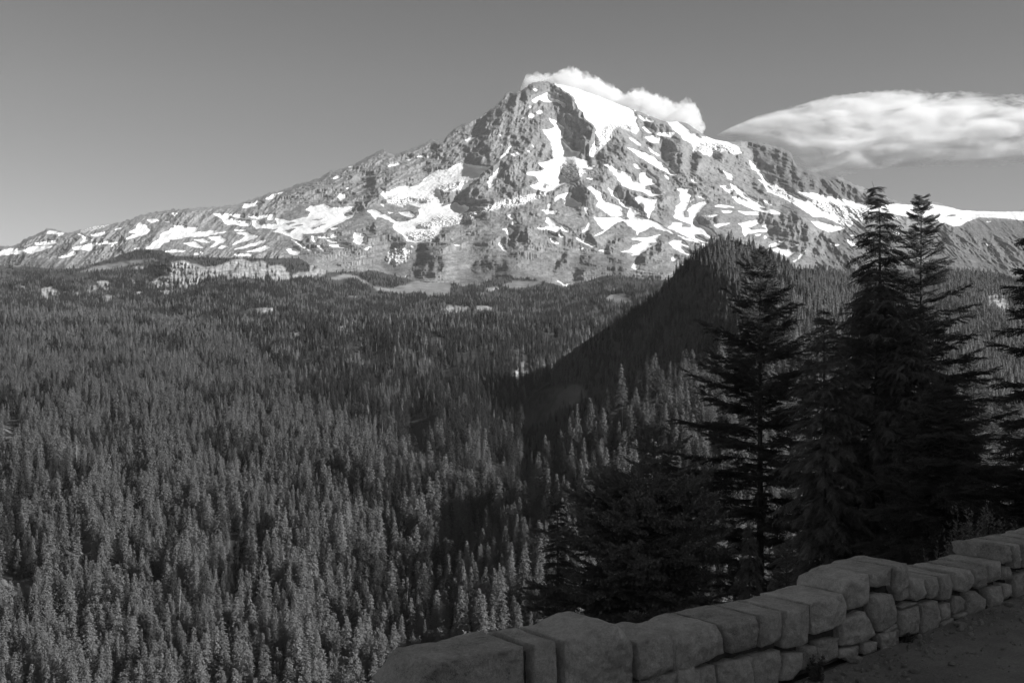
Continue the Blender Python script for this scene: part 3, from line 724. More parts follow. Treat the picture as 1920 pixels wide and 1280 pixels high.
botB = lambda u: np.where(u < 975, 1290, np.interp(u, [975, 985, 1240], [900, 745, 600])) + 0.0 * u
relB = lambda U, V: 30 * fbm(U / 70, V / 50, 4, 44) + RB.sample(D_B, U, V)
RB2 = [(500, 560, 3.84, [[(1780,520),(1860,470),(1900,560),(1800,660)], [(1150,420),(1190,430),(1200,500),(1160,480)], [(740,1050),(800,1040),(860,1080),(800,1120)], [(1620,450),(1670,460),(1650,500)], [(510,200),(560,190),(580,270),(530,270)], [(560,160),(650,150),(700,180),(600,200)], [(160,240),(270,240),(240,290),(180,300)]]),
       (500, 700, 2.783, [[(990,1085),(1070,1070),(1080,1085),(1000,1100)]])]
mk_cB = blur(RB.fill(RB2), 1)
cB = lambda U, V: RB.sample(mk_cB, U, V)
U, V, P = land('middle_hills', 430, 1240, 400, 300, topB, botB, qB, relB, cliff=cB, back=((20, 10), (250, 120)))
densB = lambda u, v: 100 * np.clip(0.9 + 1.3 * fbm(u / 50, v / 40, 3, 92), 0.2, 1.6) * (1 - 0.92 * RB.sample(blur(mk_shB, 1), u, v))
hB = lambda u, v: 19 + 13 * np.clip((v - 600) / 300, 0, 1)
scatter(P, U, V, densB, hB, lambda u, v: 1 - 0.95 * cB(u, v), 3, dark=0.97)  # dark needles stand in for shade over these gullied hills

# the dark butte (C)
nL = np.array([-.715, -.15, .5]); nR = np.array([.5, -.35, .79])
pk = np.array([.189, 1, .097])
def qC(U, V):
    rx, rz = (U - CU) / F, (CV - V) / F
    qL = (nL[0] * rx + nL[1] + nL[2] * rz) / (nL @ pk) / 2030
    qR = (nR[0] * rx + nR[1] + nR[2] * rz) / (nR @ pk) / 2030
    k = 3e4
    q = -np.log(np.exp(-k * qL) + np.exp(-k * qR)) / k           # a rounded crest where the two flanks meet
    return np.clip(q, 1 / 4500., 1 / 900.)
RC = [(900, 400, 2.56, [[(180,880),(300,840),(480,820),(520,880),(400,960),(300,1040),(200,1060),(170,960)]])]
RCr = Raster(900, 430, 1340, 1010, 2.0)
mk_gC = blur(RCr.fill(RC), 2)
gC = lambda U, V: RCr.sample(mk_gC, U, V) * (U < 1320)
relC = lambda U, V: 34 * fbm(U / 90, V / 60, 4, 55) + 7 * fbm(U / 12, V / 16, 2, 56)
U, V, P = land('butte', 962, 1990, 480, 260, lambda u: sky_c(u) + 1.5 * fbm(u / 13, u * 0, 3, 17), lambda u: np.interp(u, [940, 1200, 1990], [1080, 1000, 1000]), qC, relC, meadow=gC, back=((30, 30), (400, 420)))
scatter(P, U, V, lambda u, v: 190 * np.clip(1.0 + 0.8 * fbm(u / 40, v / 40, 3, 93), 0.3, 1.5), lambda u, v: 15 + 0 * u, lambda u, v: 1 - 0.97 * gC(u, v), 4)

# sunlit slope beyond, on the right (E)
qE = tps([(1400,520,4200),(1500,520,4200),(1900,515,4600),(1600,600,3600),(1950,620,3500),(1600,800,2600),(1950,800,2500),(1700,1000,1800)])
RE = Raster(1400, 500, 1990, 1000, 2.0)
mk_cE = blur(RE.fill([(1440, 260, 4, [[(1600,1180),(1680,1160),(1760,1150),(1820,1240),(1840,1300),(1760,1260),(1700,1290),(1640,1240)]]), (1240, 340, 1.684, [[(1020,360),(1080,350),(1120,420),(1080,430)]])]), 1)
cE = lambda U, V: RE.sample(mk_cE, U, V)
U, V, P = land('right_valley_side', 1400, 1990, 300, 200, sky_e, lambda u: u * 0 + 1000, qE, lambda U, V: 60 * fbm(U / 90, V / 70, 4, 66), cliff=cE)
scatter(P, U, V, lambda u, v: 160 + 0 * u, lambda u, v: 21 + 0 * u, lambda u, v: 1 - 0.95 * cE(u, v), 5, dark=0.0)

# near slope under the viewpoint (D)
qD = tps([(830,1200,880),(900,1010,1040),(1000,885,1100),(1140,765,1150),(1280,695,1200),(1400,665,1250),(1000,1300,740),(1400,1300,740),(1400,900,940),(830,1320,780)])
topD = curve([(815,1230),(830,1180),(860,1110),(890,1040),(940,935),(1000,890),(1070,838),(1140,775),(1200,735),(1280,695),(1400,665),(1560,640)])
U, V, P = land('near_valley_side', 815, 1560, 330, 220, topD, lambda u: u * 0 + 1420, qD, lambda U, V: 20 * fbm(U / 90, V / 90, 4, 88), back=((15, 14), (150, 150)))
scatter(P, U, V, lambda u, v: 95 * np.clip(0.9 + 1.1 * fbm(u / 60, v / 60, 3, 94), 0.2, 1.5), lambda u, v: 27 + 0 * u, lambda u, v: 1.0 + 0 * u, 6, dark=0.1)
# ------------------------------------------------------------------ the viewpoint: road edge, bank behind the wall, hillside above the road
W0 = np.array([-.33, 5.10]); WD = np.array([.7915, .6112]); WN = np.array([-.6112, .7915])
def ts(x, y):
    return (x - W0[0]) * WD[0] + (y - W0[1]) * WD[1], (x - W0[0]) * WN[0] + (y - W0[1]) * WN[1]
def xy(t, s):
    return W0[0] + t * WD[0] + s * WN[0], W0[1] + t * WD[1] + s * WN[1]
def road_z(t):
    return np.clip(-2.05 + 0.058 * (t - 3.1), -2.25, -1.0)
def ground_z(x, y):
    t, s = ts(x, y)
    z = road_z(t)
    fall = np.interp(t, [-40, 3, 14, 30], [0.95, 0.75, 0.62, 0.40])
    z = z - np.where(s > 0.2, (s - 0.2) * fall + np.clip(s - 12, 0, 100) * 0.35, 0)
    z = z + np.where(s > 0.5, 0.12 * fbm(x / 1.7, y / 1.7, 3, 5), 0)
    h = np.clip(-s - 8.5, 0, 6) * 0.35 + np.clip(-s - 25.5, 0, 70) * 0.05
    h = h * np.clip((66 - t) / 10, 0, 1) * np.clip((t + 70) / 20, 0, 1)
    z = z + h * (1 + 0.12 * fbm(x / 9, y / 9, 3, 6))
    return z
def grid_ground(name, ts_, ss_, mat, dz=0.0, noise=0.0):
    T, S_ = np.meshgrid(ts_, ss_); X, Y = xy(T, S_)
    Z = ground_z(X, Y) + dz
    if noise: Z = Z + noise * fbm(X / 0.25, Y / 0.25, 3, 2)
    n, m = T.shape; i = np.arange(n * m).reshape(n, m)
    f = np.stack([i[:-1, :-1], i[:-1, 1:], i[1:, 1:], i[1:, :-1]], -1).reshape(-1, 4)
    return link(name, mesh_np(name, np.stack([X, Y, Z], -1).reshape(-1, 3), f, True), None, mat)
m_bank = grey_mat('bank_soil', [(0.3, 0.03), (0.7, 0.08)], 2.0, bmp=(8, 0.5, 0.05))
tag(grid_ground('bank_ground', np.linspace(-30, 60, 150), np.concatenate([[0.02], np.linspace(0.1, 70, 120)]), m_bank), kind='structure')
tag(grid_ground('hillside', np.linspace(-75, 82, 90), np.concatenate([np.linspace(-95, -8.4, 60)]), m_bank), kind='structure')
# gravelly road shoulder and asphalt
m_road, nt, b = mat_new('gravel_road', 0.95)
g1 = noise_tex(nt, 1.3, 6, 0.65); g2 = noise_tex(nt, 60, 6, 0.8); g3 = noise_tex(nt, 8, 5, 0.7, vscale=(0.35, 0.5, 1))
s_ = math_n(nt, 'ADD', math_n(nt, 'MULTIPLY', g1, 0.5), math_n(nt, 'MULTIPLY', g2, 0.6))
s_ = math_n(nt, 'ADD', s_, math_n(nt, 'MULTIPLY', g3, 0.35))
nt.links.new(ramp(nt, s_, [(0.5, 0.15), (0.72, 0.26), (0.95, 0.44)]), b.inputs['Base Color'])
bump(nt, b, g2, 0.8, 0.01)
tag(grid_ground('road', np.concatenate([np.linspace(-30, 0, 20), np.linspace(0.05, 12, 240), np.linspace(12.3, 60, 40)]), np.concatenate([np.linspace(-8.5, -3, 12), np.linspace(-2.95, 0.0, 90)]), m_road, noise=0.006), kind='structure')

# unseen trees across the road, added to shade the wall and near trees
r = np.random.default_rng(77)
BELTN = 225
hx, hh = [], []
for _ in range(BELTN):                      # tall dense belt sized to block the morning sun from the wall
    t_, s_v = r.uniform(12, 56), r.uniform(-42, -29)
    x_, y_ = xy(t_, s_v)
    hx.append((x_, y_, float(ground_z(np.array(x_), np.array(y_))) - 0.5)); hh.append(np.interp(t_, [12, 22, 30, 56], [25, 25, 27, 29]) * r.uniform(0.88, 1.12))
hx = np.array(hx); hh = np.array(hh)
# the stand goes on along the bank, unseen, placed to shade the tree clump
sx = []
for _ in range(50):
    t_, s_v = r.uniform(24, 50), r.uniform(-7, 14)
    if s_v < 1.0 and s_v > -7: s_v = 1.0 + abs(s_v)
    x_, y_ = xy(t_, s_v)
    if x_ / y_ > 0.72: sx.append((x_, y_, float(ground_z(np.array(x_), np.array(y_))) - 0.4))
hx = np.r_[hx, np.array(sx)]; hh = np.r_[hh, r.uniform(8, 12, len(sx))]
SHADE_TREES = (hx, hh)
# ------------------------------------------------------------------ the forest
def conifer_far(seed, wfac=0.16, nwh=20):
    """a narrow conifer of height 1: whorls of drooping, ragged fans"""
    r = random.Random(seed); V = []; Fc = []
    taper = r.uniform(0.75, 1.25); lean = r.uniform(-0.01, 0.01)
    base = r.uniform(0.02, 0.10)
    for w in range(nwh):
        t = (w + r.random() * 0.6) / nwh
        z = base + (0.985 - base) * t
        R = wfac * (1 - t) ** (0.5 * taper) * (0.55 + 0.45 * min(1, t * 5)) * r.uniform(0.7, 1.15) + 0.006
        nb = 6 if t < 0.7 else 4
        a0 = r.random() * 6.28
        for b in range(nb):
            a = a0 + b * 6.283 / nb + r.uniform(-0.35, 0.35)
            L = R * r.uniform(0.6, 1.25); dz = -L * r.uniform(0.15, 0.75) + (0.3 * L if t > 0.8 else 0)
            ca, sa = math.cos(a), math.sin(a)
            o = len(V); wd = L * r.uniform(0.30, 0.5)
            xm = 0.5
            V += [(0, 0, z), (ca * L * xm - sa * wd, sa * L * xm + ca * wd, z + dz * 0.42 - 0.010), (ca * L, sa * L, z + dz),
                  (ca * L * xm + sa * wd, sa * L * xm - ca * wd, z + dz * 0.42 - 0.010), (ca * L * 0.55, sa * L * 0.55, z + dz * 0.35 + 0.008)]
            Fc += [(o, o + 1, o + 4), (o + 1, o + 2, o + 4), (o + 2, o + 3, o + 4), (o + 3, o, o + 4)]
            for q in range(3):                       # hanging ragged tips
                f = r.uniform(0.3, 1.0); sd = r.choice((-1, 1)) * wd * r.uniform(0.2, 1.0) * (1.2 - f)
                x, y = ca * L * f - sa * sd, sa * L * f + ca * sd; zz = z + dz * f * 0.9
                o = len(V); e = 0.014 * r.uniform(0.6, 1.4)
                V += [(x - sa * e, y + ca * e, zz), (x + sa * e, y - ca * e, zz), (x + ca * 0.012, y + sa * 0.012, zz - 0.030 * r.uniform(0.5, 1.3))]
                Fc += [(o, o + 1, o + 2)]
    o = len(V)
    V += [(0.006, 0, 0.93), (-0.004, 0.005, 0.93), (-0.004, -0.005, 0.93), (lean, 0, 1.0)]
    Fc += [(o, o + 1, o + 3), (o + 1, o + 2, o + 3), (o + 2, o, o + 3)]
    return mesh_np('conifer_crown', V, Fc)

def trunk_mesh(h=1.0, r0=0.012, n=6, segs=4, name='trunk', sway=0.0, seed=0):
    r = random.Random(seed); V = []; Fc = []
    for s in range(segs + 1):
        t = s / segs; rr = r0 * (1 - t) ** 0.8 + r0 * 0.05
        ox = sway * math.sin(t * 2.4 + seed); oy = sway * math.cos(t * 2.0 + seed) - sway * math.cos(seed)
        ox -= sway * math.sin(seed)
        for k in range(n):
            a = 6.2832 * k / n
            V.append((ox + rr * math.cos(a), oy + rr * math.sin(a), t * h))
    for s in range(segs):
        for k in range(n):
            Fc.append((s * n + k, s * n + (k + 1) % n, (s + 1) * n + (k + 1) % n, (s + 1) * n + k))
    return mesh_np(name, V, Fc, smooth=True)

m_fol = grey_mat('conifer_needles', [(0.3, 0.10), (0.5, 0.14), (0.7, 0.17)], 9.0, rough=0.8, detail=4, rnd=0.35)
m_fold = grey_mat('dark_conifer_needles', [(0.3, 0.02), (0.5, 0.035), (0.7, 0.055)], 9.0, rough=0.8, detail=4, rnd=0.8)  # darker needle copy: dark stands, and slopes meant to look shaded
m_bark = grey_mat('bark', [(0.3, 0.06), (0.7, 0.16)], 6.0, rough=0.95, vscale=(4, 4, 0.6), bmp=(30, 0.5, 0.02))
crowns = []
for k, (wf, nw) in enumerate([(0.17, 26), (0.20, 24), (0.23, 22), (0.16, 30), (0.26, 22), (0.19, 26), (0.14, 24), (0.21, 28)]):
    me = conifer_far(100 + k, wf, nw); me.materials.append(m_fol); crowns.append(me)
tr_me = trunk_mesh(0.93); tr_me.materials.append(m_bark)
far_protos = []
for k in range(8):
    o = bpy.data.objects.new('forest_conifer_source', crowns[k]); o.use_fake_user = True; far_protos.append(o)
for k in range(8):
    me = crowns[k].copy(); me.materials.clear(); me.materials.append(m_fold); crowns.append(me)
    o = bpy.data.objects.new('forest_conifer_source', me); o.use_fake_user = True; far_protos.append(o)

def conifer_fine(seed, wfac, nwh=36):
    """the same kind of tree seen from nearby: many small sprays with sky between them"""
    g = np.random.default_rng(seed); V = []
    for w in range(nwh):
        t = (w + g.random() * 0.5) / nwh; z = 0.10 + 0.89 * t
        R = wfac * (1 - t) ** 0.62 * g.uniform(0.7, 1.15) + 0.004
        for b in range(8 if t < 0.6 else 6):
            a = g.uniform(0, 6.283); L = R * g.uniform(0.65, 1.2); n = int(8 + 16 * L / wfac); tilt = g.uniform(0.2, 0.6)
            f = g.uniform(0.05, 1, n); sd = g.normal(0, 0.13, n) * L * (1.3 - f); dz = -tilt * L * f * f + g.normal(0, 0.002, n)
            ca, sa = np.cos(a), np.sin(a)
            P = np.c_[ca * L * f - sa * sd, sa * L * f + ca * sd, z + dz]
            e = 0.019 * g.uniform(0.6, 1.3, n)[:, None]
            fw = np.c_[np.full(n, ca), np.full(n, sa), -2 * tilt * f * 0.6] + g.normal(0, 0.35, (n, 3)); sw = np.c_[np.full(n, -sa), np.full(n, ca), np.zeros(n)] * np.sign(sd)[:, None] + g.normal(0, 0.3, (n, 3))
            V.append(np.stack([P, P + fw * e, P + sw * e * 0.7 + fw * e * 0.3], 1).reshape(-1, 3))
    V = np.concatenate(V); return mesh_np('conifer_crown', V, np.arange(len(V)).reshape(-1, 3))
FINE = []
for k, wf in enumerate((0.185, 0.16, 0.215, 0.165, 0.195, 0.15, 0.14, 0.175)):
    me = conifer_fine(300 + k, wf); me.materials.append(m_fol); FINE.append(me)
    o = bpy.data.objects.new('fine_conifer_source', me); o.use_fake_user = True; far_protos.append(o)
for k in range(4):
    me = FINE[k].copy(); me.materials.clear(); me.materials.append(m_fold); FINE.append(me)
    o = bpy.data.objects.new('fine_conifer_source', me); o.use_fake_user = True; far_protos.append(o)
# dead grey snags, a bare stem with stubs of limbs
g = random.Random(9); SV, SF = [], []
for k in range(5): SV.append((0.010 * math.cos(k * 1.257), 0.010 * math.sin(k * 1.257), 0))
SV.append((0.004, 0, 0.95))
for k in range(5): SF.append((k, (k + 1) % 5, 5))
for k in range(46):
    z = g.uniform(0.25, 0.92); a_ = g.uniform(0, 6.283); L = 0.10 * (1.05 - z) * g.uniform(0.4, 1.2); i = len(SV)
    SV += [(0, 0, z - 0.004), (0, 0, z + 0.004), (L * math.cos(a_), L * math.sin(a_), z - L * g.uniform(-.2, .5))]; SF.append((i, i + 1, i + 2))
me = mesh_np('snag', SV, np.array(SF)); me.materials.append(grey_mat('weathered_wood', [(0.3, 0.25), (0.7, 0.42)], 5.0))
o = bpy.data.objects.new('snag_source', me); o.use_fake_user = True; far_protos.append(o)
FR = np.concatenate(FOREST, 0)
uu = CU + FR[:, 0] / FR[:, 1] * F; vv = CV - FR[:, 2] / FR[:, 1] * F
px = FR[:, 3] * F / FR[:, 1]
vis = (uu > 12) & (uu < 1010) & (vv - px * 0.9 > 0) & (vv - px < 1180) & (vv < 1330) & ~((uu > 640) & (vv - px * 0.6 > 1175))
score = np.where(vis, px, -1)
order = np.argsort(-score)
near = order[:300]; rest = order[300:]
r = np.random.default_rng(5)
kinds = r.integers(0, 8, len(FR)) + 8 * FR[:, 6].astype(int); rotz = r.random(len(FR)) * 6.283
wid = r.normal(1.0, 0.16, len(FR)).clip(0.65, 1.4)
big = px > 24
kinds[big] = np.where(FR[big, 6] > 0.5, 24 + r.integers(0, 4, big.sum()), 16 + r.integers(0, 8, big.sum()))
kinds[rest[r.random(len(rest)) < 0.012]] = 28
ALLM = crowns + FINE
lab = 'tall narrow grey conifer among its like on the sunlit forested valley side'
for n, i in enumerate(near):
    root = bpy.data.objects.new('forest_conifer', None)
    COL.objects.link(root)
    root.location = FR[i, :3] - (0, 0, 0.5); root.rotation_euler = (0, 0, rotz[i])
    h = FR[i, 3]; root.scale = (h * wid[i], h * wid[i], h)
    tag(root, lab, 'conifer', 'tall conifers on the valley side')
    link('crown', ALLM[kinds[i]], root); link('trunk', tr_me, root)
P_ = FR[rest, :3] - np.array([0, 0, 0.4])
S_ = np.c_[FR[rest, 3] * wid[rest], FR[rest, 3] * wid[rest], FR[rest, 3]]
R_ = np.c_[r.normal(0, 0.02, len(rest)), r.normal(0, 0.02, len(rest)), rotz[rest]]
hx, hh = SHADE_TREES  # the unseen shade trees are drawn with the forest
P_ = np.r_[P_, hx]; S_ = np.r_[S_, np.c_[hh * 0.9, hh * 0.9, hh]]; R_ = np.r_[R_, np.c_[hh * 0, hh * 0, hh * 7]]
kk = np.r_[kinds[rest], r.integers(16, 19, len(hh))]
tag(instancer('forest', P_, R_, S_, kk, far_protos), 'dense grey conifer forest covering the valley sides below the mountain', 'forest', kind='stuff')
print('FOREST', len(FR))
# ------------------------------------------------------------------ the rubble stone guard wall
C1, C2 = (640, 1080, 3.0), (1240, 960, 2.8235)
def plane_pt(u, v):
    """photograph pixel -> (t along the wall, z) on the wall's front face"""
    k = (u - CU) / F
    t = (k * W0[1] - W0[0]) / (WD[0] - k * WD[1])
    y = W0[1] + t * WD[1]
    return t, (CV - v) / F * y
COPING = [C1 + ([
  [(550,496),(1032,393),(1042,760),(400,700)], [(1085,386),(1212,362),(1216,760),(1087,760)],
  [(1258,366),(1340,352),(1440,290),(1545,264),(1600,330),(1645,380),(1648,760),(1262,760)],
  [(1668,378),(1860,316),(1868,522),(1820,548),(1680,592)],
  [(1880,380),(1925,345),(1925,500),(1885,520)]],),
 C2 + ([
  [(68,682),(130,650),(298,592),(330,660),(346,742),(280,775),(160,830),(68,836)],
  [(318,594),(400,568),(505,546),(512,640),(508,712),(440,735),(372,752)],
  [(520,545),(640,522),(645,600),(636,670),(585,702),(530,724),(518,640)],
  [(652,518),(785,488),(786,600),(780,690),(735,712),(645,726)],
  [(792,486),(870,458),(968,428),(984,480),(986,576),(930,612),(860,636),(803,652)],
  [(985,425),(1000,372),(1060,345),(1100,322),(1108,400),(1106,482),(1060,500),(992,522)],
  [(1110,326),(1180,305),(1226,290),(1222,394),(1110,398)],
  [(1230,284),(1270,268),(1302,266),(1318,360),(1321,456),(1268,474),(1240,420)],
  [(1330,358),(1392,352),(1398,420),(1394,455),(1352,474),(1330,450)],
  [(1402,356),(1466,338),(1472,400),(1468,440),(1424,464),(1404,420)],
  [(1472,336),(1530,326),(1546,380),(1542,420),(1530,462),(1484,470),(1474,420)],
  [(1552,318),(1640,304),(1644,400),(1610,428),(1552,408)], [(1648,300),(1724,282),(1728,388),(1684,410),(1648,392)],
  [(1732,276),(1796,254),(1798,300),(1794,358),(1737,378)],
  [(1808,178),(1850,180),(1858,268),(1812,276)], [(1862,176),(1900,164),(1906,298),(1872,302)], [(1908,166),(1990,150),(1990,280),(1910,292)],
  [(1994,148),(2080,140),(2080,270),(1994,280)]],)]
LOWER = [C2 + ([
  [(-60,872),(90,850),(108,960),(-60,990)], [(112,862),(200,838),(292,806),(300,900),(300,990),(120,990)], [(302,812),(400,786),(484,762),(490,840),(486,990),(310,990)],
  [(490,762),(560,744),(640,728),(640,800),(628,960),(494,960)], [(652,746),(758,738),(742,830),(700,886),(634,900)],
  [(764,720),(828,708),(832,800),(800,825),(744,842)], [(836,690),(900,668),(952,662),(946,770),(880,800),(838,812)],
  [(958,582),(1020,552),(1078,524),(1110,570),(1144,648),(1084,688),(962,712)], [(950,738),(1060,706),(1056,758),(1000,776),(952,776)],
  [(1070,692),(1150,682),(1150,736),(1072,754)], [(1110,438),(1170,428),(1232,432),(1250,500),(1262,578),(1220,615),(1168,640),(1128,560)],
  [(1162,652),(1220,634),(1276,622),(1272,702),(1180,732)],
  [(1270,532),(1320,508),(1366,492),(1372,560),(1370,640),(1270,664)], [(1378,492),(1420,474),(1462,466),(1476,520),(1464,618),(1380,650)],
  [(1482,500),(1540,478),(1544,556),(1490,584)], [(1552,440),(1590,444),(1620,464),(1614,520),(1556,540)],
  [(1630,432),(1660,412),(1722,462),(1716,528),(1630,546)], [(1728,402),(1798,384),(1802,440),(1798,490),(1742,514)],
  [(1806,372),(1856,380),(1860,436),(1812,468)], [(1806,292),(1848,286),(1868,330),(1850,360),(1806,358)],
  [(1864,338),(1922,316),(1922,440),(1872,464)], [(1926,312),(2000,300),(2000,420),(1926,436)],
  [(1558,548),(1620,528),(1622,544),(1560,566)], [(1485,596),(1550,562),(1552,580),(1490,610)], [(1326,480),(1368,478),(1366,486),(1276,512)], [(1190,645),(1262,590),(1268,612),(1200,636)]],),
 C1 + ([[(1680,606),(1860,545),(1880,700),(1690,760)], [(1886,530),(1990,500),(1990,640),(1890,660)]],)]

m_stone, nt, b = mat_new('granite', 0.85)
f1 = noise_tex(nt, 42, 5, 0.85); f2 = noise_tex(nt, 5, 6, 0.7); f3 = noise_tex(nt, 220, 2, 0.5)
oi = N(nt, 'ShaderNodeObjectInfo')
s_ = math_n(nt, 'ADD', math_n(nt, 'MULTIPLY', f1, 0.45), math_n(nt, 'MULTIPLY', f2, 0.45))
s_ = math_n(nt, 'ADD', s_, math_n(nt, 'MULTIPLY', f3, 0.35)); s_ = math_n(nt, 'ADD', s_, math_n(nt, 'MULTIPLY', oi.outputs['Random'], 0.10))
nt.links.new(ramp(nt, s_, [(0.48, 0.10), (0.57, 0.36), (0.68, 0.54), (0.80, 0.78)]), b.inputs['Base Color'])
hb = math_n(nt, 'ADD', noise_tex(nt, 24, 9, 0.78), math_n(nt, 'MULTIPLY', f1, 0.4))
bump(nt, b, hb, 0.9, 0.022)
m_mortar = grey_mat('mortar', [(0.3, 0.06), (0.7, 0.12)], 30, bmp=(60, 0.5, 0.01))

def stone_mesh(poly, thick, front, seed, top_rough=0.007):
    """poly: (t, z) outline on the wall's face; a rough-hewn block running back from it"""
    P = np.array(poly, float)
    c = P.mean(0); P = c + (P - c) * (1 - 0.006 / max(0.05, np.abs(P - c).max()))
    step = 0.020; ring = []
    for a, b_ in zip(P, np.roll(P, -1, 0)):
        n = max(1, int(round(np.linalg.norm(b_ - a) / step)))
        for k in range(n): ring.append(a + (b_ - a) * k / n)
    ring = np.array(ring)
    # soften the corners
    ring += 0.006 * np.stack([pnoise(ring[:, 0] * 14 + seed, ring[:, 1] * 14, 3), pnoise(ring[:, 0] * 14, ring[:, 1] * 14 + seed, 4)], -1)
    x0, y0 = ring.min(0); x1, y1 = ring.max(0)
    gx, gy = np.meshgrid(np.arange(x0 + step / 2, x1, step), np.arange(y0 + step / 2, y1, step))
    g = np.c_[gx.ravel(), gy.ravel()]; g += np.random.default_rng(seed).uniform(-.3, .3, g.shape) * step
    nr = len(ring); A, B = ring, np.roll(ring, -1, 0)
    ins = np.zeros(len(g), bool); dmin = np.full(len(g), 9.0)
    for (xa, ya), (xb, yb) in zip(A, B):
        if ya != yb:
            ins ^= ((ya > g[:, 1]) != (yb > g[:, 1])) & (g[:, 0] < (xb - xa) * (g[:, 1] - ya) / (yb - ya) + xa)
        dmin = np.minimum(dmin, np.hypot(g[:, 0] - xa, g[:, 1] - ya))
    k = ins & (dmin > step * 0.55); g = g[k]; d = dmin[k]
    pts = np.concatenate([ring, g]); D = np.concatenate([np.zeros(nr), d])
    res = delaunay_2d_cdt([Vector(p) for p in pts], [(i, (i + 1) % nr) for i in range(nr)], [], 1, 1e-6)
    vs = np.array([tuple(v) for v in res[0]]); tri = np.array([f for f in res[2] if len(f) == 3])
    m = len(vs)
    if m != len(pts):
        D = np.array([min(9, np.min(np.hypot(ring[:, 0] - x, ring[:, 1] - y))) for x, y in vs])
    sz = min(x1 - x0, y1 - y0)
    rr = np.random.default_rng(seed)
    bulge = front + 0.010 * (1 - np.exp(-D / 0.010)) * min(1, sz / 0.2)
    bulge += np.clip(D / 0.022, 0.15, 1) * (0.012 * fbm(vs[:, 0] * 5 + seed, vs[:, 1] * 5, 2, 7) + 0.020 * fbm(vs[:, 0] * 15 + seed, vs[:, 1] * 17, 3, 8, ridged=True) + 0.05 * rr.uniform(-1, 1) * (vs[:, 0] - c[0]) + 0.05 * rr.uniform(-1, 1) * (vs[:, 1] - c[1]))
    fac = np.full(len(vs), 9.0)                   # hewn facets
    for _ in range(6):
        ang = rr.uniform(0, 6.283); gr = rr.uniform(0.08, 0.42); off = rr.uniform(0.0, 0.35) * sz
        fac = np.minimum(fac, gr * off - gr * ((vs[:, 0] - c[0]) * math.cos(ang) + (vs[:, 1] - c[1]) * math.sin(ang)))
    bulge += np.clip(fac, -0.045, 0.03) * np.clip(D / 0.02, 0.25, 1)
    V = np.c_[vs[:, 0], vs[:, 1], bulge]         # t, z, forwards
    Fc = [tuple(t_) for t_ in tri]
    rows = max(2, int(thick / 0.045)); base = len(V)
    ridx = list(range(nr)) if m == len(pts) else [int(np.argmin(np.hypot(vs[:, 0] - a, vs[:, 1] - b_))) for a, b_ in ring]
    ztop = ring[:, 1].max()
    prev = ridx; L = [V]
    ctr = ring.mean(0)
    for q in range(1, rows + 1):
        dp = thick * q / rows
        off = pnoise(ring[:, 0] * 7 + seed, np.full(nr, dp * 7.0) + ring[:, 1] * 7, 12) + 0.6 * pnoise(ring[:, 0] * 19, np.full(nr, dp * 19.0) + ring[:, 1] * 19, 13)
        dr = ring - ctr; dn = dr / (np.linalg.norm(dr, axis=1)[:, None] + 1e-6)
        shrink = 0.04 * max(0, (q / rows - 0.85) / 0.15)
        R2 = ring + dn * (top_rough * off[:, None] - shrink)
        L.append(np.c_[R2, np.full(nr, front - dp)])
        cur = list(range(base, base + nr)); base += nr
        for i in range(nr):
            j = (i + 1) % nr
            Fc.append((prev[i], cur[i], cur[j])); Fc.append((prev[i], cur[j], prev[j]))
        prev = cur
    L.append(np.array([[ctr[0], ctr[1], front - thick]])); cc = base
    for i in range(nr): Fc.append((prev[i], cc, prev[(i + 1) % nr]))
    Q = np.concatenate(L)
    X, Y = xy(Q[:, 0], -Q[:, 2])
    me = mesh_np('stone', np.c_[X, Y, Q[:, 1]], np.array(Fc))
    bm = bmesh.new(); bm.from_mesh(me); bmesh.ops.recalc_face_normals(bm, faces=bm.faces); bm.to_mesh(me); bm.free()
    return me

wall = empty('stone_wall', (float(W0[0]), float(W0[1]), 0))
wall.location = (0, 0, 0)
tag(wall, 'low grey granite rubble guard wall with raised blocks along the road edge', 'wall')
sd = 0
for rowset, th in ((COPING, 0.43), (LOWER, 0.20)):
    for (ox, oy, sc, polys) in rowset:
        for poly in polys:
            pp = [plane_pt(ox + a / sc, oy + b_ / sc) for a, b_ in poly]
            sd += 1
            fr = 0.0 if th > 0.3 else (-0.012 + 0.022 * random.random())
            link('stone', stone_mesh(pp, th, fr, sd), wall, m_stone)
# the wall runs on beyond the picture in the same manner
g = random.Random(12)
t_end = max(plane_pt(C2[0] + a / C2[2], C2[1] + b_ / C2[2])[0] for a, b_ in COPING[1][3][-1]) + 0.03
EXTRA = []
t_ = t_end
while t_ < 11.0:
    w = g.uniform(0.2, 0.42); up = 0.12 if (t_ - t_end + 0.9) % 2.6 < 0.7 else 0.0
    zt = -1.56 + 0.058 * (t_ - 5.4) - 0.06 * min(1, (t_ - t_end) * 3) + up; zm = zt - g.uniform(0.2, 0.27) - up * 0.5
    EXTRA.append(([(t_, zt), (t_ + w, zt + g.uniform(-.01, .01)), (t_ + w, zm), (t_ + g.uniform(-.01, .02), zm + g.uniform(-.02, .02))], 0.43))
    t_ += w + 0.018
t_ = t_end - 0.35
while t_ < 11.0:
    w = g.uniform(0.16, 0.34); zb = float(road_z(t_)) - 0.04; zt = -1.66 + 0.058 * (t_ - 5) - g.uniform(0.27, 0.30)
    EXTRA.append(([(t_, zt), (t_ + w * 0.9, zt + g.uniform(-.02, .01)), (t_ + w, zb), (t_ + 0.02, zb)], 0.20)); t_ += w + 0.015
for pp, th in EXTRA:
    sd += 1
    link('stone', stone_mesh(pp, th, -0.004, sd), wall, m_stone)
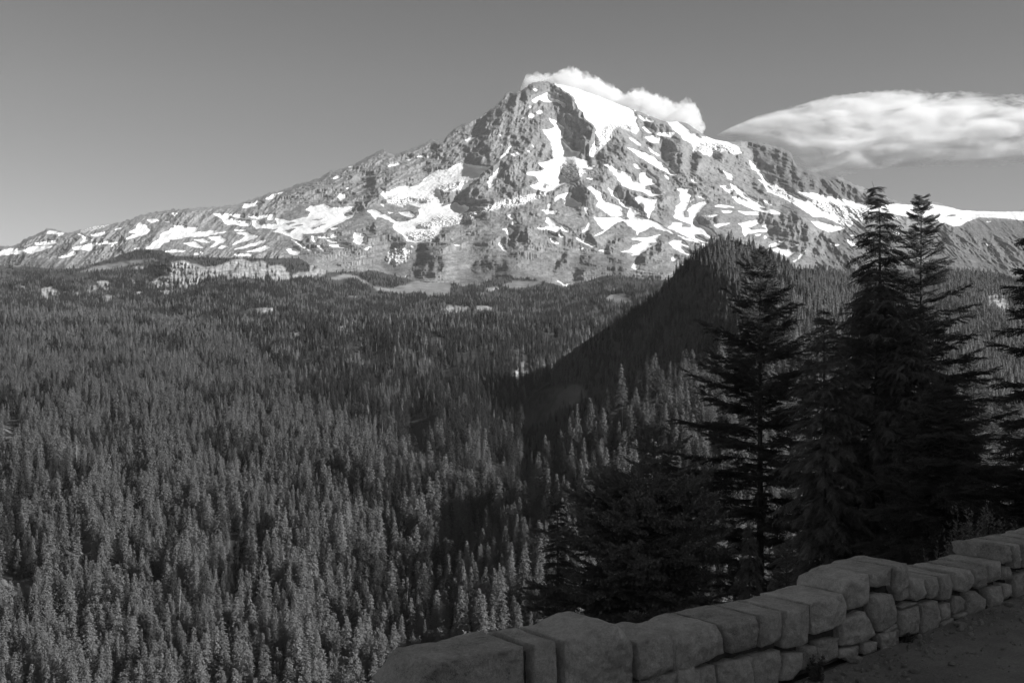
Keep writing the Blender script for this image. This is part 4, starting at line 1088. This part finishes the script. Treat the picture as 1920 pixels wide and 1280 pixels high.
# mortar and rubble heart of the wall
def cop_top(t):
    best = -9
    for (ox, oy, sc, polys) in COPING:
        for poly in polys:
            q = [plane_pt(ox + a / sc, oy + b_ / sc) for a, b_ in poly]
            if min(p[0] for p in q) - 0.02 <= t <= max(p[0] for p in q) + 0.02:
                zs = []
                for (ta, za), (tb, zb) in zip(q, q[1:] + q[:1]):
                    if (ta - t) * (tb - t) <= 0 and ta != tb: zs.append(za + (zb - za) * (t - ta) / (tb - ta))
                if zs: best = max(best, max(zs))
    return best
tt = np.arange(0.06, 10.9, 0.05); tz = np.array([cop_top(t) if t < t_end - 0.06 else -1.675 + 0.058 * (t - 5) for t in tt])
for i in range(1, len(tz)):
    if tz[i] < -3: tz[i] = tz[i - 1]
tz = np.array([tz[max(0, i - 2):i + 3].min() for i in range(len(tz))]) - 0.035
top = list(zip(tt, tz))
V, Fc = [], []
for (t_, z_) in top:
    for (s_v, zz) in ((0.075, -2.6), (0.075, z_ - 0.012), (0.37, z_ - 0.012), (0.37, -3.2)):
        x_, y_ = xy(t_, s_v); V.append((x_, y_, zz))
for i in range(len(top) - 1):
    for k in range(4):
        Fc.append((i * 4 + k, i * 4 + (k + 1) % 4, (i + 1) * 4 + (k + 1) % 4, (i + 1) * 4 + k))
Fc.append((0, 1, 2, 3)); e_ = 4 * (len(top) - 1); Fc.append((e_, e_ + 3, e_ + 2, e_ + 1))
link('mortar', mesh_np('mortar', V, np.array(Fc)), wall, m_mortar)

# grit and pebbles along the foot of the wall, one larger fallen rock
def pebble(r_, seed):
    bm = bmesh.new(); bmesh.ops.create_icosphere(bm, subdivisions=1, radius=1)
    q = random.Random(seed)
    for v in bm.verts: v.co = Vector((v.co.x * 1.2, v.co.y, v.co.z * 0.65)) * q.uniform(0.8, 1.2)
    me = bpy.data.meshes.new('pebble'); bm.to_mesh(me); bm.free(); return me
pp = []
for k in range(3):
    me = pebble(1, k); me.materials.append(m_stone); o = bpy.data.objects.new('pebble_source', me); o.use_fake_user = True; pp.append(o)
r = np.random.default_rng(3); n = 2600
t_ = r.uniform(0.5, 9, n); s_v = -np.abs(r.normal(0, 0.28, n)) - 0.03
s_v[1500:] = r.uniform(-2.8, -0.1, n - 1500)
x_, y_ = xy(t_, s_v); z_ = ground_z(x_, y_)
sz = np.clip(r.exponential(0.0055, n) + 0.0035, 0, 0.028); sz[1500:] *= 0.6
tag(instancer('gravel', np.c_[x_, y_, z_ + sz * 0.2], r.random((n, 3)) * 6, np.c_[sz, sz, sz], r.integers(0, 3, n), pp), 'loose grit and pebbles strewn along the foot of the stone wall', 'gravel', kind='stuff')
def rock(name, u, v, size, label):
    # foot of the ray on the road
    k = (u - CU) / F; y = 6.0
    for _ in range(20): y = -float(road_z(ts(k * y, y)[0])) * F / (v - CV)
    me = pebble(1, int(u)); bm = bmesh.new(); bm.from_mesh(me); bmesh.ops.subdivide_edges(bm, edges=bm.edges, cuts=2, use_grid_fill=True)
    for w in bm.verts: w.co *= 1 + 0.10 * float(pnoise(w.co.x * 2 + u, w.co.y * 2 + w.co.z)) 
    bm.to_mesh(me); bm.free()
    o = link(name, me, None, m_stone); o.location = (k * y, y, float(road_z(ts(k * y, y)[0])) + size * 0.35)
    o.scale = (size, size * 0.8, size * 0.8); o.rotation_euler = (0.1, 0.15, u)
    tag(o, label, 'rock')
rock('rock', 1596, 1240, 0.062, 'fist sized grey rock lying on the gravel at the foot of the wall')
rock('rock', 1800, 1172, 0.036, 'small loose stone on the gravel beside the tall upright block of the wall')
rock('rock', 1893, 1136, 0.040, 'pale small stone on the road edge below the far raised end of the wall')
# ------------------------------------------------------------------ trees and plants behind the wall
def needle_shoot(V, Fc, p, d, L, nl, nw, n, r, flat=0.0):
    """a shoot from p along d with n needles"""
    d = d / np.linalg.norm(d); up = np.array([0, 0, 1.0]); s = np.cross(d, up); s /= (np.linalg.norm(s) + 1e-6); w = np.cross(s, d)
    for k in range(n):
        f = (k + r.random()) / n
        a = r.uniform(0, 6.283)
        o = s * math.cos(a) + w * math.sin(a) * (1 - flat)
        o /= np.linalg.norm(o) + 1e-6
        dr = d * r.uniform(0.45, 0.9) + o * 0.8; dr /= np.linalg.norm(dr)
        l = nl * r.uniform(0.7, 1.15) * (1 - 0.35 * f)
        q = p + d * L * f; side = np.cross(dr, o + d * 0.3); side /= np.linalg.norm(side) + 1e-6
        i = len(V)
        V += [q + side * nw / 2, q - side * nw / 2, q + dr * l]
        Fc.append((i, i + 1, i + 2))
def stick(V, Fc, p, q, r0):
    d = q - p; s = np.cross(d, [0.1, 0.2, 1]); s /= np.linalg.norm(s) + 1e-6; w = np.cross(d, s); w /= np.linalg.norm(w) + 1e-6
    i = len(V)
    V += [p + s * r0, p - s * r0 * 0.5 + w * r0 * 0.87, p - s * r0 * 0.5 - w * r0 * 0.87, q]
    Fc += [(i, i + 1, i + 3), (i + 1, i + 2, i + 3), (i + 2, i, i + 3)]

def twig_mesh(kind, seed):
    r = random.Random(seed); V, Fc = [], []
    if kind == 'brush':                      # young fir: thick bottle-brush shoots
        ax = np.array([1.0, 0, 0.0])
        stick(V, Fc, np.zeros(3), ax * 0.9, 0.012)
        needle_shoot(V, Fc, ax * 0.05, ax + (0, 0, r.uniform(0, .15)), 0.95, 0.15, 0.030, 120, r, 0.25)
        for k in range(5):
            f = 0.12 + 0.16 * k; sg = 1 if k % 2 else -1
            d = np.array([0.75, sg * 0.7, r.uniform(-.05, .12)]); p = ax * f; L = 0.52 * (1.1 - f)
            stick(V, Fc, p, p + d * L, 0.008)
            needle_shoot(V, Fc, p, d, L, 0.14, 0.030, 60, r, 0.25)
    elif kind == 'fir':                      # stiff flat sprays
        ax = np.array([1.0, 0, -0.05])
        stick(V, Fc, np.zeros(3), ax, 0.012)
        needle_shoot(V, Fc, np.zeros(3), ax, 1.0, 0.10, 0.030, 40, r, 0.5)
        for k in range(9):
            f = 0.08 + 0.095 * k; sg = 1 if k % 2 else -1
            d = np.array([0.7, sg * 0.75, r.uniform(-.16, .10)]); p = ax * f; L = 0.55 * (1.08 - f) + 0.05
            needle_shoot(V, Fc, p, d, L, 0.10, 0.032, 24, r, 0.5)
    elif kind == 'hemlock':                  # fine lacy sprays that droop at the tip
        for k in range(12):
            f = 0.06 + 0.078 * k; sg = 1 if k % 2 else -1
            p = np.array([f, 0, -0.28 * f * f]); d = np.array([0.6, sg * 0.85, -0.25 - r.uniform(0, .3)]); L = 0.48 * (1.1 - f) + 0.04
            needle_shoot(V, Fc, p, d, L, 0.065, 0.034, 20, r, 0.6)
        needle_shoot(V, Fc, np.zeros(3), np.array([1, 0, -0.25]), 1.0, 0.07, 0.030, 34, r, 0.6)
    else:                                    # cedar: flat hanging fans of scale foliage
        P = [np.array([math.sin(1.25 * f) * 0.95, 0.05 * math.sin(5 * f), -0.5 * f * f]) for f in np.linspace(0, 1, 9)]
        for i in range(8):
            d = P[i + 1] - P[i]; d /= np.linalg.norm(d)
            for sg in (-1, 1):
                L = 0.36 * (1.12 - i / 8) * r.uniform(0.8, 1.2); dd = d * 0.8 + np.array([0, sg * 0.75, -0.12]); dd /= np.linalg.norm(dd)
                for q in range(4):
                    p = P[i] + dd * L * q / 4; e = d * 0.55 + np.array([0, sg * (0.75 if q % 2 else -0.2), -0.25 + r.uniform(-.2, .2)]); e /= np.linalg.norm(e)
                    l2 = L * 0.42 * (1 - q / 6); s = np.cross(e, (0.2 * sg, 0.3, 1)); s /= np.linalg.norm(s); w = 0.020
                    j = len(V); V += [p - s * w * .5, p + s * w * .5, p + e * l2 * .6 + s * w, p + e * l2, p + e * l2 * .6 - s * w]
                    Fc += [(j, j + 1, j + 2), (j, j + 2, j + 4), (j + 2, j + 3, j + 4)]
                s = np.cross(dd, (0, 0, 1)); s /= np.linalg.norm(s) + 1e-6; j = len(V)
                V += [P[i] - s * .012, P[i] + s * .012, P[i] + dd * L]; Fc.append((j, j + 1, j + 2))
            s = np.array([0, 1.0, 0]); j = len(V)
            V += [P[i] - s * .014, P[i] + s * .014, P[i + 1]]; Fc.append((j, j + 1, j + 2))
    return mesh_np(kind + '_spray', np.array(V), np.array(Fc))

m_needle = grey_mat('dark_needles', [(0.3, 0.07), (0.5, 0.11), (0.7, 0.15)], 5.0, rough=0.7, rnd=0.5)
m_young = grey_mat('young_fir_needles', [(0.3, 0.14), (0.5, 0.21), (0.7, 0.29)], 5.0, rough=0.6, rnd=0.4)
m_cedar = grey_mat('cedar_scales', [(0.3, 0.10), (0.5, 0.17), (0.7, 0.25)], 5.0, rough=0.75, rnd=0.6)
m_twig = grey_mat('twig_bark', [(0.3, 0.10), (0.7, 0.22)], 9.0)
SPR = {}
for kind, mt in (('brush', m_young), ('fir', m_needle), ('hemlock', m_needle), ('cedar', m_cedar)):
    L_ = []
    for k in range(3):
        me = twig_mesh(kind, 10 + k); me.materials.append(mt)
        o = bpy.data.objects.new(kind + '_spray_source', me); o.use_fake_user = True; L_.append(o)
    SPR[kind] = L_

def axes_to_euler(A, roll_up):
    a = A / np.linalg.norm(A, axis=1)[:, None]
    z = roll_up - (roll_up * a).sum(1)[:, None] * a; z /= np.linalg.norm(z, axis=1)[:, None] + 1e-9
    y = np.cross(z, a)
    rx = np.arctan2(y[:, 2], z[:, 2]); ry = -np.arcsin(np.clip(a[:, 2], -1, 1)); rz = np.arctan2(a[:, 1], a[:, 0])
    return np.c_[rx, ry, rz]

def conifer(name, label, cat, u, y, vtop, prof, kind='fir', whorl=0.16, nbr=5, pitch=(0.5, -0.15), droop=0.15, tipup=0.0,
            tw=0.30, tstep=0.11, seed=1, lean=0.0, rtrunk=None, nod=0.0, jit=0.25, gaps=0.0, zcut=None, group=None):
    """prof: list of (v, left and right reach in px) read at the tree's distance"""
    r = random.Random(seed); x0 = (u - CU) / F * y; ztop = (CV - vtop) / F * y
    zb = float(ground_z(np.array(x0), np.array(y))) - 0.15
    if zcut is not None: zb = max(zb, zcut)
    H = ztop - zb
    root = empty(name, (x0, y, zb)); tag(root, label, cat, group)
    pz = [(CV - p[0]) / F * y - zb for p in prof][::-1]; pr = [p[1] / F * y for p in prof][::-1]
    if pz[0] > 0: pz = [0] + pz; pr = [pr[0] * 0.9] + pr
    cen = lambda h: (lean * h / H * H * 0.0 + (nod * max(0, (h / H - 0.93) / 0.07) ** 2), 0.0)
    rt = rtrunk or H * 0.012
    TV, TF = [], []; ns = 24; nn = 8
    for s in range(ns + 1):
        f = s / ns; h = f * H; rr = rt * (1 - f) + 0.004; cx, cy = cen(h); zz = h - (nod * 0.35 * max(0, (f - 0.95) / 0.05) if nod else 0)
        for k in range(nn):
            a = 6.2832 * k / nn; TV.append((cx + rr * math.cos(a), cy + rr * math.sin(a), zz))
    for s in range(ns):
        for k in range(nn): TF.append((s * nn + k, s * nn + (k + 1) % nn, (s + 1) * nn + (k + 1) % nn, (s + 1) * nn + k))
    link('trunk', mesh_np('trunk', TV, np.array(TF), True), root, m_bark)
    BV, BF = [], []; TP, TA, TU, TS = [], [], [], []
    h = H * 0.985
    while h > H * 0.06:
        R = np.interp(h, pz, pr)
        f = h / H
        if gaps and r.random() < gaps: h -= whorl * r.uniform(0.7, 1.2); continue
        a0 = r.random() * 6.283
        for b_ in range(nbr + 2):
            a = a0 + 6.283 * b_ / (nbr + 2) + r.uniform(-.4, .4)
            L = R * r.uniform(1 - jit * 1.6, 1 + jit * 0.7)
            if L < 0.03: continue
            pit = pitch[1] + (pitch[0] - pitch[1]) * max(0, (f - 0.45) / 0.55) + r.uniform(-.22, .22)
            hd = np.array([math.cos(a), math.sin(a), 0.0])
            cx, cy = cen(h); p = np.array([cx, cy, h + r.uniform(-.5, .5) * whorl]); n = max(3, int(L / tstep))
            pts = [p]
            for k in range(n):
                q = (k + 1) / n
                sl = pit - droop * 2 * q + tipup * max(0, q - 0.55) * 4
                d = hd * math.cos(sl) + np.array([0, 0, math.sin(sl)]); p = p + d * L / n; pts.append(p)
            rb = 0.004 + 0.010 * L
            for k in range(n):
                A, B = pts[k], pts[k + 1]; d = B - A; s = np.cross(d, (0, 0, 1)); s /= np.linalg.norm(s) + 1e-6; w = np.array([0, 0, 1.0])
                if k == 0: i0 = len(BV); r1 = rb; BV += [A + s * r1, A - s * r1 * .5 + w * r1 * .87, A - s * r1 * .5 - w * r1 * .87]
                r2 = rb * (1 - (k + 1) / n) + 0.0015; j0 = len(BV)
                BV += [B + s * r2, B - s * r2 * .5 + w * r2 * .87, B - s * r2 * .5 - w * r2 * .87]
                for m in range(3): BF.append((j0 - 3 + m, j0 - 3 + (m + 1) % 3, j0 + (m + 1) % 3, j0 + m))
                q = (k + 1) / n
                if q < 0.18 and L > 0.5: continue
                dn = d / np.linalg.norm(d)
                for sg in ((-1, 1, 0.15) if k < n - 1 else (0, -.5, .5)):
                    ang = sg * r.uniform(0.6, 1.05)
                    tdir = dn * math.cos(ang) + s * math.sin(ang) + np.array([0, 0, r.uniform(-.4, .22)])
                    TP.append(B); TA.append(tdir); TU.append((r.uniform(-.35, .35), r.uniform(-.35, .35), 1))
                    TS.append(tw * r.uniform(0.7, 1.3) * min(1.0, 0.4 + L * 1.2) * (1.15 - 0.45 * q))
        h -= whorl * r.uniform(0.75, 1.25) * (0.6 + 0.4 * min(1, R * 2))
    # the leader
    for k in range(6):
        cx, cy = cen(H * (0.99 - 0.012 * k)); TP.append((cx, cy, H * (0.985 - 0.012 * k))); a = r.random() * 6.28
        TA.append((math.cos(a) * 0.5 + (nod * 2), math.sin(a) * 0.5, 0.8 - (1.2 if nod else 0))); TU.append((0.3, 0.1, 1)); TS.append(tw * 0.45)
    link('branches', mesh_np('branches', np.array(BV), np.array(BF)), root, m_twig)['kind'] = 'stuff'
    TP, TA, TU, TS = map(np.array, (TP, TA, TU, TS))
    E = axes_to_euler(TA.astype(float), TU.astype(float))
    cr = instancer('crown', TP, E, np.c_[TS, TS, TS], np.random.default_rng(seed).integers(0, 3, len(TP)), SPR[kind], root)
    cr['kind'] = 'stuff'
    return root, len(TP)

NT = []
NT.append(conifer('young_fir', 'young fir with a bare slender leader and sparse upper whorls behind the bushy fir', 'fir tree', 1226, 10.8, 808,
  [(808,3),(838,14),(852,40),(885,66),(930,84),(985,100),(1040,115),(1160,120)], kind='brush', whorl=0.21, nbr=4, pitch=(0.45, 0.1), droop=0.05, tipup=0.10, tw=0.20, tstep=0.09, seed=4, rtrunk=0.024, jit=0.3))
NT.append(conifer('young_fir', 'low bushy young fir with brush-like shoots spreading right behind the stone wall', 'fir tree', 1205, 9.0, 918,
  [(918,26),(940,80),(985,128),(1030,158),(1080,176),(1140,180),(1250,180)], kind='brush', whorl=0.085, nbr=7, pitch=(0.5, 0.05), droop=0.06, tipup=0.16, tw=0.20, tstep=0.08, seed=6, rtrunk=0.022, jit=0.3))
NT.append(conifer('fir', 'open dark fir with long stiff branches behind the small bushy fir', 'fir tree', 1425, 25, 470,
  [(470,4),(520,28),(560,50),(600,62),(640,90),(700,112),(760,135),(810,150),(900,140),(1000,135),(1150,130)], kind='fir', whorl=0.26, nbr=4, pitch=(0.75, 0.12), droop=0.18, tipup=0.22, tw=0.36, tstep=0.12, seed=11, jit=0.42))
NT.append(conifer('cedar', 'broad dense drooping cedar in the middle of the dark tree clump', 'cedar tree', 1642, 20, 505,
  [(505,4),(560,45),(620,80),(700,110),(800,135),(900,150),(1000,155),(1080,150)], kind='cedar', whorl=0.15, nbr=7, pitch=(0.6, 0.05), droop=0.26, tipup=0.0, tw=0.27, tstep=0.095, seed=21, jit=0.25))
NT.append(conifer('cedar', 'lower drooping cedar at the near side of the dark tree clump', 'cedar tree', 1545, 19, 578,
  [(578,4),(640,34),(700,55),(800,70),(900,80),(1000,88),(1080,88)], kind='cedar', whorl=0.15, nbr=7, pitch=(0.6, 0.05), droop=0.26, tw=0.26, tstep=0.095, seed=23, jit=0.25))
NT.append(conifer('cedar', 'drooping cedar filling the gap in front of the tall pointed fir', 'cedar tree', 1708, 19.5, 610,
  [(610,4),(660,40),(720,62),(800,80),(900,95),(1080,95)], kind='cedar', whorl=0.15, nbr=7, pitch=(0.6, 0.1), droop=0.28, tw=0.27, tstep=0.095, seed=25, jit=0.3))
NT.append(conifer('hemlock', 'tallest slender hemlock with a nodding tip against the snow', 'hemlock tree', 1650, 30, 345,
  [(345,3),(380,12),(420,28),(470,38),(500,58),(540,62),(600,80),(700,95),(800,110),(1000,120)], kind='hemlock', whorl=0.27, nbr=5, pitch=(0.35, 0.0), droop=0.28, tw=0.42, tstep=0.14, seed=31, nod=-0.22, jit=0.35))
NT.append(conifer('fir', 'tall pointed fir with a straight stiff tip right of the nodding hemlock', 'fir tree', 1727, 28, 366,
  [(366,2),(400,14),(440,26),(500,48),(560,66),(620,92),(680,106),(760,118),(850,125),(1000,125)], kind='fir', whorl=0.25, nbr=4, pitch=(0.7, 0.2), droop=0.2, tipup=0.2, tw=0.36, tstep=0.14, seed=41, jit=0.45))
NT.append(conifer('spruce', 'low wide spruce with layered boughs behind the shrub at the wall', 'spruce tree', 1768, 17, 725,
  [(725,5),(780,45),(850,85),(920,110),(1000,125),(1080,125)], kind='fir', whorl=0.16, nbr=7, pitch=(0.5, 0.0), droop=0.14, tipup=0.08, tw=0.32, tstep=0.10, seed=51, jit=0.22))
NT.append(conifer('spruce', 'dark low spruce at the far end of the wall by the picture edge', 'spruce tree', 1905, 18, 880,
  [(880,5),(920,50),(980,80),(1060,95)], kind='fir', whorl=0.16, nbr=7, pitch=(0.4, 0.0), droop=0.16, tw=0.32, tstep=0.11, seed=53, jit=0.22))
NT.append(conifer('fir', 'fir standing beyond the edge of the picture with only its boughs showing', 'fir tree', 1972, 23, 400,
  [(400,4),(450,40),(520,66),(600,84),(700,92),(800,95),(1000,95)], kind='fir', whorl=0.55, nbr=6, pitch=(0.4, 0.0), droop=0.14, tipup=0.1, tw=0.42, tstep=0.13, seed=61, jit=0.15))
NT.append(conifer('fir', 'small sunlit fir beyond the dark trees, below the hazy slope', 'fir tree', 1893, 60, 742,
  [(742,3),(780,22),(830,36),(900,45),(1000,50)], kind='fir', whorl=0.42, nbr=5, pitch=(0.5, 0.0), droop=0.12, tw=0.6, tstep=0.22, seed=71, jit=0.3))
NT.append(conifer('fir', 'sunlit fir half hidden by the right boughs of the tall pointed fir', 'fir tree', 1822, 58, 668,
  [(668,3),(720,25),(780,40),(850,50),(1000,55)], kind='fir', whorl=0.42, nbr=5, pitch=(0.5, 0.0), droop=0.12, tw=0.6, tstep=0.22, seed=73, jit=0.3))
NT.append(conifer('fir', 'thin dark spire of a fir just behind the tip of the small bushy fir', 'fir tree', 1258, 22, 838,
  [(838,2),(880,14),(920,24),(980,32),(1150,40)], kind='fir', whorl=0.20, nbr=5, pitch=(0.4, 0.0), droop=0.12, tw=0.26, tstep=0.11, seed=81, jit=0.25))
NT.append(conifer('fir', 'short dark fir tip left of the thin dark spire', 'fir tree', 1237, 24, 866,
  [(866,2),(900,12),(950,22),(1150,34)], kind='fir', whorl=0.20, nbr=5, pitch=(0.4, 0.0), droop=0.12, tw=0.26, tstep=0.11, seed=83, jit=0.25))
NT.append(conifer('fir', 'narrow dark fir at the left side of the small bushy fir', 'fir tree', 1046, 20, 935,
  [(935,2),(980,14),(1030,22),(1080,26),(1300,30)], kind='fir', whorl=0.17, nbr=5, pitch=(0.2, -0.2), droop=0.18, tw=0.22, tstep=0.09, seed=85, jit=0.25))
NT.append(conifer('cedar_sapling', 'slim drooping cedar sapling in the gap left of the pale fronds', 'cedar tree', 1405, 12, 975,
  [(975,2),(1010,14),(1050,26),(1100,32),(1200,34)], kind='cedar', whorl=0.075, nbr=5, pitch=(0.2, -0.3), droop=0.4, tw=0.16, tstep=0.07, seed=91, rtrunk=0.018, jit=0.3))
NT.append(conifer('cedar_sapling', 'small pale cedar sapling with feathery fronds rising over the wall', 'cedar tree', 1474, 8.3, 1012,
  [(1012,2),(1030,12),(1050,24),(1080,30),(1110,44),(1200,48)], kind='cedar', whorl=0.055, nbr=4, pitch=(0.7, 0.4), droop=0.12, tw=0.11, tstep=0.05, seed=93, rtrunk=0.010, jit=0.3))
print('TWIGS', sum(n for _, n in NT))

def leafy_shrub(name, label, cat, u, y, vtop, halfw, nst, seed, leaf=0.03, mat=None):
    r = random.Random(seed); x0 = (u - CU) / F * y; zb = float(ground_z(np.array(x0), np.array(y))) - 0.05
    H = (CV - vtop) / F * y - zb; W = halfw / F * y
    root = empty(name, (x0, y, zb)); tag(root, label, cat)
    SV, SF, LV, LF = [], [], [], []
    for k in range(nst):
        bx, by = r.uniform(-.6, .6) * W, r.uniform(-.5, .5) * W
        top_ = np.array([bx + r.gauss(0, .35) * W, by + r.gauss(0, .3) * W, H * r.uniform(0.6, 1.0)]); p = np.array([bx * .6, by * .6, 0.0])
        n = 7; pts = [p + (top_ - p) * (i / n) + np.array([r.gauss(0, .008), r.gauss(0, .008), 0]) for i in range(n + 1)]
        for i in range(n): stick(SV, SF, pts[i], pts[i + 1] + (pts[i + 1] - pts[i]) * 0.1, 0.0045 * (1 - i / n) + 0.0015)
        for i in range(80):
            f = r.uniform(0.2, 1.0); q = p + (top_ - p) * f; a = r.random() * 6.28
            d = np.array([math.cos(a), math.sin(a), r.uniform(.3, 1.3)]); d /= np.linalg.norm(d); s = np.cross(d, (r.uniform(-1, 1), r.uniform(-1, 1), .4)); s /= np.linalg.norm(s); l = leaf * r.uniform(.6, 1.3) * (1.25 - f * .6); j = len(LV)
            LV += [q, q + d * l * .5 + s * l * .16, q + d * l, q + d * l * .5 - s * l * .16]; LF.append((j, j + 1, j + 2)); LF.append((j, j + 2, j + 3))
    link('stems', mesh_np('stems', np.array(SV), np.array(SF)), root, m_twig)['kind'] = 'stuff'
    link('leaves', mesh_np('leaves', np.array(LV), np.array(LF)), root, mat or m_shrub)['kind'] = 'stuff'
m_shrub = grey_mat('shrub_leaves', [(0.3, 0.16), (0.7, 0.32)], 6.0, rough=0.7)
leafy_shrub('shrub', 'upright leafy willow shrub behind the wall before the far raised block', 'shrub', 1828, 12.5, 945, 66, 70, 3, leaf=0.06)
leafy_shrub('shrub', 'low leafy shrub behind the wall between the two raised blocks', 'shrub', 1770, 11.0, 1000, 50, 30, 5, leaf=0.05)
leafy_shrub('shrub', 'leafy shrub at the picture edge behind the far raised block', 'shrub', 1895, 13.5, 975, 45, 26, 7, leaf=0.055)
leafy_shrub('shrub', 'sparse low plant under the feathery cedar sapling', 'shrub', 1440, 8.6, 1075, 45, 16, 9, leaf=0.022)
leafy_shrub('weed', 'small dark weed growing at the foot of the wall on the road side', 'weed', 1532, 6.72, 1228, 16, 12, 15, leaf=0.03, mat=m_needle)
leafy_shrub('weed', 'tiny weed at the wall foot under the upright middle block', 'weed', 1700, 7.38, 1182, 12, 9, 17, leaf=0.025, mat=m_needle)
# ------------------------------------------------------------------ clouds behind the summit
def cloud(name, top, bot, Y0, hy, dens, seed, n=420, m=110, amp=0.22, scl=(40, 1.0), wisp=None):
    tu, tv = np.array(top, float).T; bu, bv = np.array(bot, float).T
    u = np.linspace(tu[0], tu[-1], n)
    t = np.interp(u, tu, tv); b = np.interp(u, bu, bv)
    k = Y0 / F
    zc = (CV - (t + b) / 2) * k; hz = np.maximum((b - t) / 2, 0.3) * k
    x = (u - CU) * k
    ph = np.linspace(0, 2 * np.pi, m, endpoint=False)
    X = np.repeat(x[:, None], m, 1); PH = np.repeat(ph[None], n, 0)
    c, s = np.cos(PH), np.sin(PH)
    # noise that wraps round the section
    q = X / scl[0]
    def billow(f, o, sd):
        t_ = 0
        for k_ in range(o):
            t_ = t_ + np.abs(pnoise(q * f * 2 ** k_ + 1.5 * f * 2 ** k_ * c, 1.5 * f * 2 ** k_ * s + q * 0.3, sd + k_)) * 0.62 ** k_
        return t_ * 2 - 0.8
    nz = billow(1.0, 5, seed) + 0.5 * fbm(q * 5 + 7 * c, 7 * s, 5, seed + 5, gain=0.65)
    R = 1 + amp * nz
    hyv = hy * (hz / hz.max()) ** 0.6
    Yv = Y0 + hyv[:, None] * c * R; Z = zc[:, None] + hz[:, None] * np.sign(s) * np.abs(s) ** 0.9 * R
    V = np.stack([X, Yv, Z], -1).reshape(-1, 3)
    i = np.arange(n * m).reshape(n, m); j = np.roll(i, -1, 1)
    f = np.stack([i[:-1], i[1:], j[1:], j[:-1]], -1).reshape(-1, 4)
    cap = [[0 * m + k_, 0 * m + (k_ + 1) % m, 0 * m + m // 2, 0 * m + m // 2] for k_ in range(0)]
    me = mesh_np(name, V, f[:, ::-1])
    bm = bmesh.new(); bm.from_mesh(me)
    bmesh.ops.holes_fill(bm, edges=[e for e in bm.edges if e.is_boundary], sides=0)
    bmesh.ops.recalc_face_normals(bm, faces=bm.faces); bm.to_mesh(me); bm.free()
    m_ = bpy.data.materials.new(name + '_vapour'); m_.use_nodes = True
    nt = m_.node_tree; nt.nodes.clear()
    pv = nt.nodes.new('ShaderNodeVolumePrincipled'); mo = nt.nodes.new('ShaderNodeOutputMaterial')
    pv.inputs['Color'].default_value = (0.9995, 0.9995, 0.9995, 1); pv.inputs['Density'].default_value = dens
    pv.inputs['Anisotropy'].default_value = 0.0
    nt.links.new(pv.outputs[0], mo.inputs['Volume'])
    if wisp:
        f = noise_tex(nt, 1.0, 6, 0.62, vscale=wisp, dist=0.6)
        mr = N(nt, 'ShaderNodeMapRange'); nt.links.new(f, mr.inputs[0])
        for i_, v_ in ((1, 0.38), (2, 0.66), (3, 0.0), (4, dens * 2.2)): mr.inputs[i_].default_value = v_
        nt.links.new(mr.outputs[0], pv.inputs['Density'])
        m_.cycles.volume_step_rate = 0.35
    return tag(link(name, me, None, m_), kind='stuff')

c = cloud('cloud_bank', [(1345,252),(1370,240),(1420,222),(1500,206),(1560,192),(1620,186),(1680,182),(1750,184),(1800,183),(1870,190),(1930,186),(2000,182),(2100,200),(2150,235)],
      [(1345,254),(1380,262),(1440,275),(1480,292),(1520,318),(1560,322),(1620,312),(1680,308),(1740,302),(1800,300),(1860,304),(1930,300),(2000,295),(2100,270),(2150,240)],
      16500, 300, 0.005, 11, amp=0.16, scl=(1500, 1), wisp=(0.0014, 0.002, 0.0048))
tag(c, 'broad bright cloud bank lying in the sky behind the right shoulder of the mountain', 'cloud')
c = cloud('cap_cloud', [(976,166),(985,152),(1000,146),(1020,148),(1040,144),(1062,140),(1090,146),(1115,155),(1140,168),(1165,181),(1180,180),(1200,178),(1225,186),(1245,196),(1262,204),(1285,199),(1300,206),(1310,226),(1318,240)],
      [(976,170),(985,172),(1000,176),(1040,180),(1090,190),(1140,206),(1200,226),(1260,240),(1300,248),(1318,250)],
      14500, 420, 0.006, 21, amp=0.34, scl=(170, 1), wisp=(0.006, 0.006, 0.008))
tag(c, 'small white cap cloud clinging to the crest just behind the summit', 'cloud')
# ------------------------------------------------------------------ the air
V = [(x, y, z) for x in (-8500, 8500) for y in (-400, 13700) for z in (-620, 3250)]
me = mesh_np('haze', V, [(0, 1, 3, 2), (4, 6, 7, 5), (0, 4, 5, 1), (2, 3, 7, 6), (0, 2, 6, 4), (1, 5, 7, 3)])
m = bpy.data.materials.new('haze_air'); m.use_nodes = True
nt = m.node_tree; nt.nodes.clear()
pv = nt.nodes.new('ShaderNodeVolumePrincipled'); mo = nt.nodes.new('ShaderNodeOutputMaterial')
pv.inputs['Color'].default_value = (0.9, 0.9, 0.9, 1); pv.inputs['Density'].default_value = HAZE
pv.inputs['Anisotropy'].default_value = 0.0
nt.links.new(pv.outputs[0], mo.inputs['Volume'])
tag(link('haze', me, None, m), kind='stuff')
